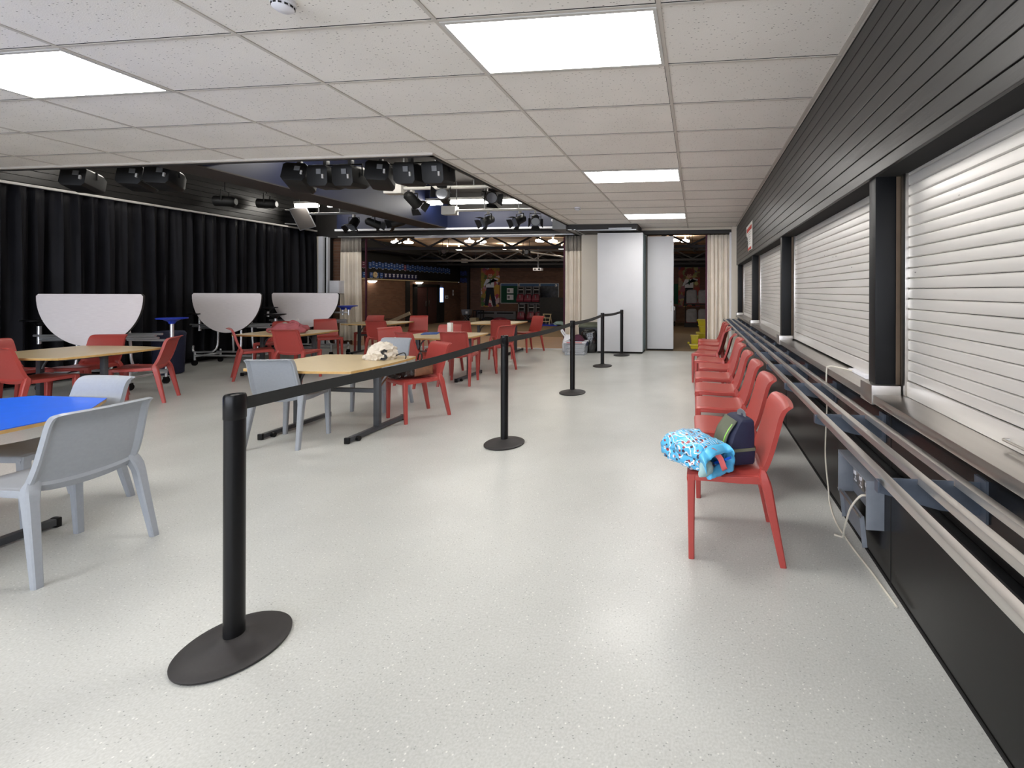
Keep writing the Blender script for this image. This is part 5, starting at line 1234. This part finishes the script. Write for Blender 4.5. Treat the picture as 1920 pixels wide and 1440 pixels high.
for s_ in (-1, 1):
    q = MB(); q.cyl((-0.2*s_, -0.14, 0.0), (0.2*s_, -0.14, 0.4), 0.012, 6); q.build('cross_leg', M['grey_metal'], t)
    q = MB(); q.cyl((-0.2*s_, 0.14, 0.0), (0.2*s_, 0.14, 0.4), 0.012, 6); q.build('cross_leg', M['grey_metal'], t)
rd = thing('radiator', 'long low grey radiator along the hall back wall', 'radiator', (-11.7, 24.95, HZ))
q = MB(); q.box(-1.2, 1.2, -0.12, 0, 0.08, 0.55); q.build('casing', M['machine_grey'], rd, smooth=False)
for x in (-0.62, 0.55):
    q = MB(); q.box(x-0.5, x+0.5, -0.125, -0.12, 0.40, 0.48); q.build('vent_grille', M['gap'], rd, smooth=False)
t = thing('folding_bench', 'beige folding bench standing in the hall by the cream curtain', 'bench', (-10.55, 15.3, HZ), 0.1)
q = MB(); q.tube([(-0.9, 0, 0.52), (0.0, 0, 0.92)], 0.05, 4, sec=[(-0.02, -0.06), (0.02, -0.06), (0.02, 0.06), (-0.02, 0.06)]); q.build('raised_plank', M['pine'], t, smooth=False)
q = MB(); q.tube([(-0.9, 0, 0), (-0.9, 0, 0.7), (0.4, 0, 0.7), (0.45, 0, 0.0)], 0.02, 8); q.build('support_frame', M['hall_black'], t)
# projector and white pipe
t = thing('projector', 'white ceiling projector on a pole in the hall', 'projector', (-7.37, 20.0, 2.38))
q = MB(); q.box(-0.2, 0.2, -0.15, 0.15, -0.07, 0.07); q.build('body', M['white_plastic'], t, bevel=0.015)
q = MB(); q.cyl((0.1, -0.15, 0.0), (0.1, -0.165, 0.0), 0.045, 16); q.cyl((-0.1, -0.15, 0.0), (-0.1, -0.155, 0.0), 0.035, 12); q.build('lens', M['print_black'], t)
q = MB(); q.cyl((0, 0, 0.07), (0, 0, 1.04), 0.03, 10); q.build('pole', M['grey_metal'], t)
t = thing('hall_pipe', 'long pale pipe with a junction box across the hall', 'pipe', (-9.5, 22.0, 2.93))
q = MB(); q.cyl((-2.6, 0, 0), (5.0, 0, 0), 0.035, 10); q.build('pipe', M['cream_wall'], t)
q = MB(); q.box(-2.75, -2.45, -0.08, 0.08, -0.1, 0.12); q.build('junction_box', M['white_metal'], t, bevel=0.01)
for k in range(3):
    q = MB(); q.cyl((-2.0+3*k, 0, 0), (-2.0+3*k, 0, 0.49), 0.012, 6); q.build('hanger', M['grey_metal'], t)
for i, (x, y) in enumerate(((-9.7, 16.2), (-6.6, 16.6), (-4.6, 16.3), (-0.2, 15.2))):
    lantern(x, y, 2.93, 3.452, 0.4*i, -0.4, 'small', ('hall lantern between the second and third lamp pairs', 'hall lantern right of the sloping pipe', 'hall lantern beside the lamp pair near the curtain', 'hall lantern seen through the narrow opening')[i])
q = MB(); q.tube([(-8.3, 15.2, 3.10), (-4.9, 19.0, 2.75)], 0.03, 8)
tag(q.build('sloping_pipe', M['white_metal']), 'thin pale pipe sloping across the hall trusses', 'pipe')
# covered stacks and yellow crates at the narrow opening
def stack(x, z, w_, label):
    t = thing('covered_stack', label, 'covered stack', (x, 22.0, z), 0, 'grey covered seat stacks in the hall')
    q = MB(); q.blob(w_, 0.25, 0.42, 0.05, 1.2, x*3, sub=3, power=0.35); q.build('cover', M['drape_grey'], t, ang=60)
    q = MB(); q.box(-w_, w_, -0.22, 0.22, -0.03, 0.07); q.build('maroon_base', M['maroon'], t, bevel=0.02)
stack(-0.24, 0.80, 0.27, 'upper grey covered stack in front of the auburn-haired mural')
stack(0.34, 0.80, 0.27, 'upper grey covered stack by the cream curtain edge')
stack(-0.24, -0.14, 0.27, 'lower grey covered stack under the wider upper one')
stack(0.34, -0.14, 0.27, 'lower grey covered stack half hidden by yellow crates')
q = MB(); q.box(-0.6, 0.7, 21.7, 22.35, 0.72, 0.77); q.box(-0.6, 0.7, 21.7, 22.35, HZ, -0.18)
for x in (-0.58, 0.64): q.box(x, x+0.04, 22.28, 22.33, HZ, 0.75)
tag(q.build('storage_rack', M['hall_black'], smooth=False), 'low black rack carrying the grey covered stacks', 'rack')
def crate(x, y, z, w_, d, h, rz, label):
    t = thing('yellow_crate', label, 'crate', (x, y, z), rz, 'yellow plastic crates in the narrow opening')
    q = MB(); k = 0.82; q.loft([[(-w_*k, -d*k, 0), (w_*k, -d*k, 0), (w_*k, d*k, 0), (-w_*k, d*k, 0)], [(-w_, -d, h), (w_, -d, h), (w_, d, h), (-w_, d, h)]]); q.build('tub', M['yellow'], t, bevel=0.01)
    q = MB(); q.box(-w_*1.1, w_*1.1, -d*1.1, d*1.1, h-0.015, h+0.01); q.build('rim', M['yellow'], t, bevel=0.004)
crate(-0.02, 10.75, 0.0, 0.14, 0.10, 0.09, 0.1, 'yellow crate lying nearest the threshold')
crate(-0.05, 11.75, 0.0, 0.10, 0.08, 0.22, 0.0, 'small upright yellow crate in the middle of the narrow opening')
crate(0.22, 13.2, -0.001, 0.22, 0.2, 0.16, 0.0, 'lowest yellow crate of the stack by the curtain')
crate(0.25, 13.2, 0.17, 0.18, 0.17, 0.19, 0.1, 'middle yellow crate of the stack by the curtain')
crate(0.24, 13.2, 0.37, 0.2, 0.18, 0.17, -0.1, 'top yellow crate of the stack by the curtain')
q = MB(); q.blob(0.14, 0.12, 0.08, 0.3, 4, 12, c=(0.20, 11.9, 0), sub=3)
tag(q.build('paper_bundle', M['white_plastic']), 'crumpled white bundle beside the yellow crates', 'bundle')
q = MB(); q.blob(0.035, 0.035, 0.035, 0.02, 1, 1, c=(-0.21, 11.7, 0.0), sub=2)
tag(q.build('yellow_ball', M['yellow']), 'small yellow ball left of the upright crate', 'ball')
t = thing('equipment_trolley', 'grey equipment trolley half behind the partition leaf', 'trolley', (-1.35, 22.6, HZ))
q = MB(); q.box(-0.3, 0.3, -0.3, 0.3, 0.25, 1.0); q.build('cabinet', M['machine_grey'], t, bevel=0.02)
for sx in (-0.22, 0.22):
    q = MB(); q.cyl((sx-0.03, -0.2, 0.1), (sx+0.03, -0.2, 0.1), 0.1, 14); q.cyl((sx-0.03, 0.2, 0.1), (sx+0.03, 0.2, 0.1), 0.1, 14); q.build('wheel', M['black_plastic'], t)
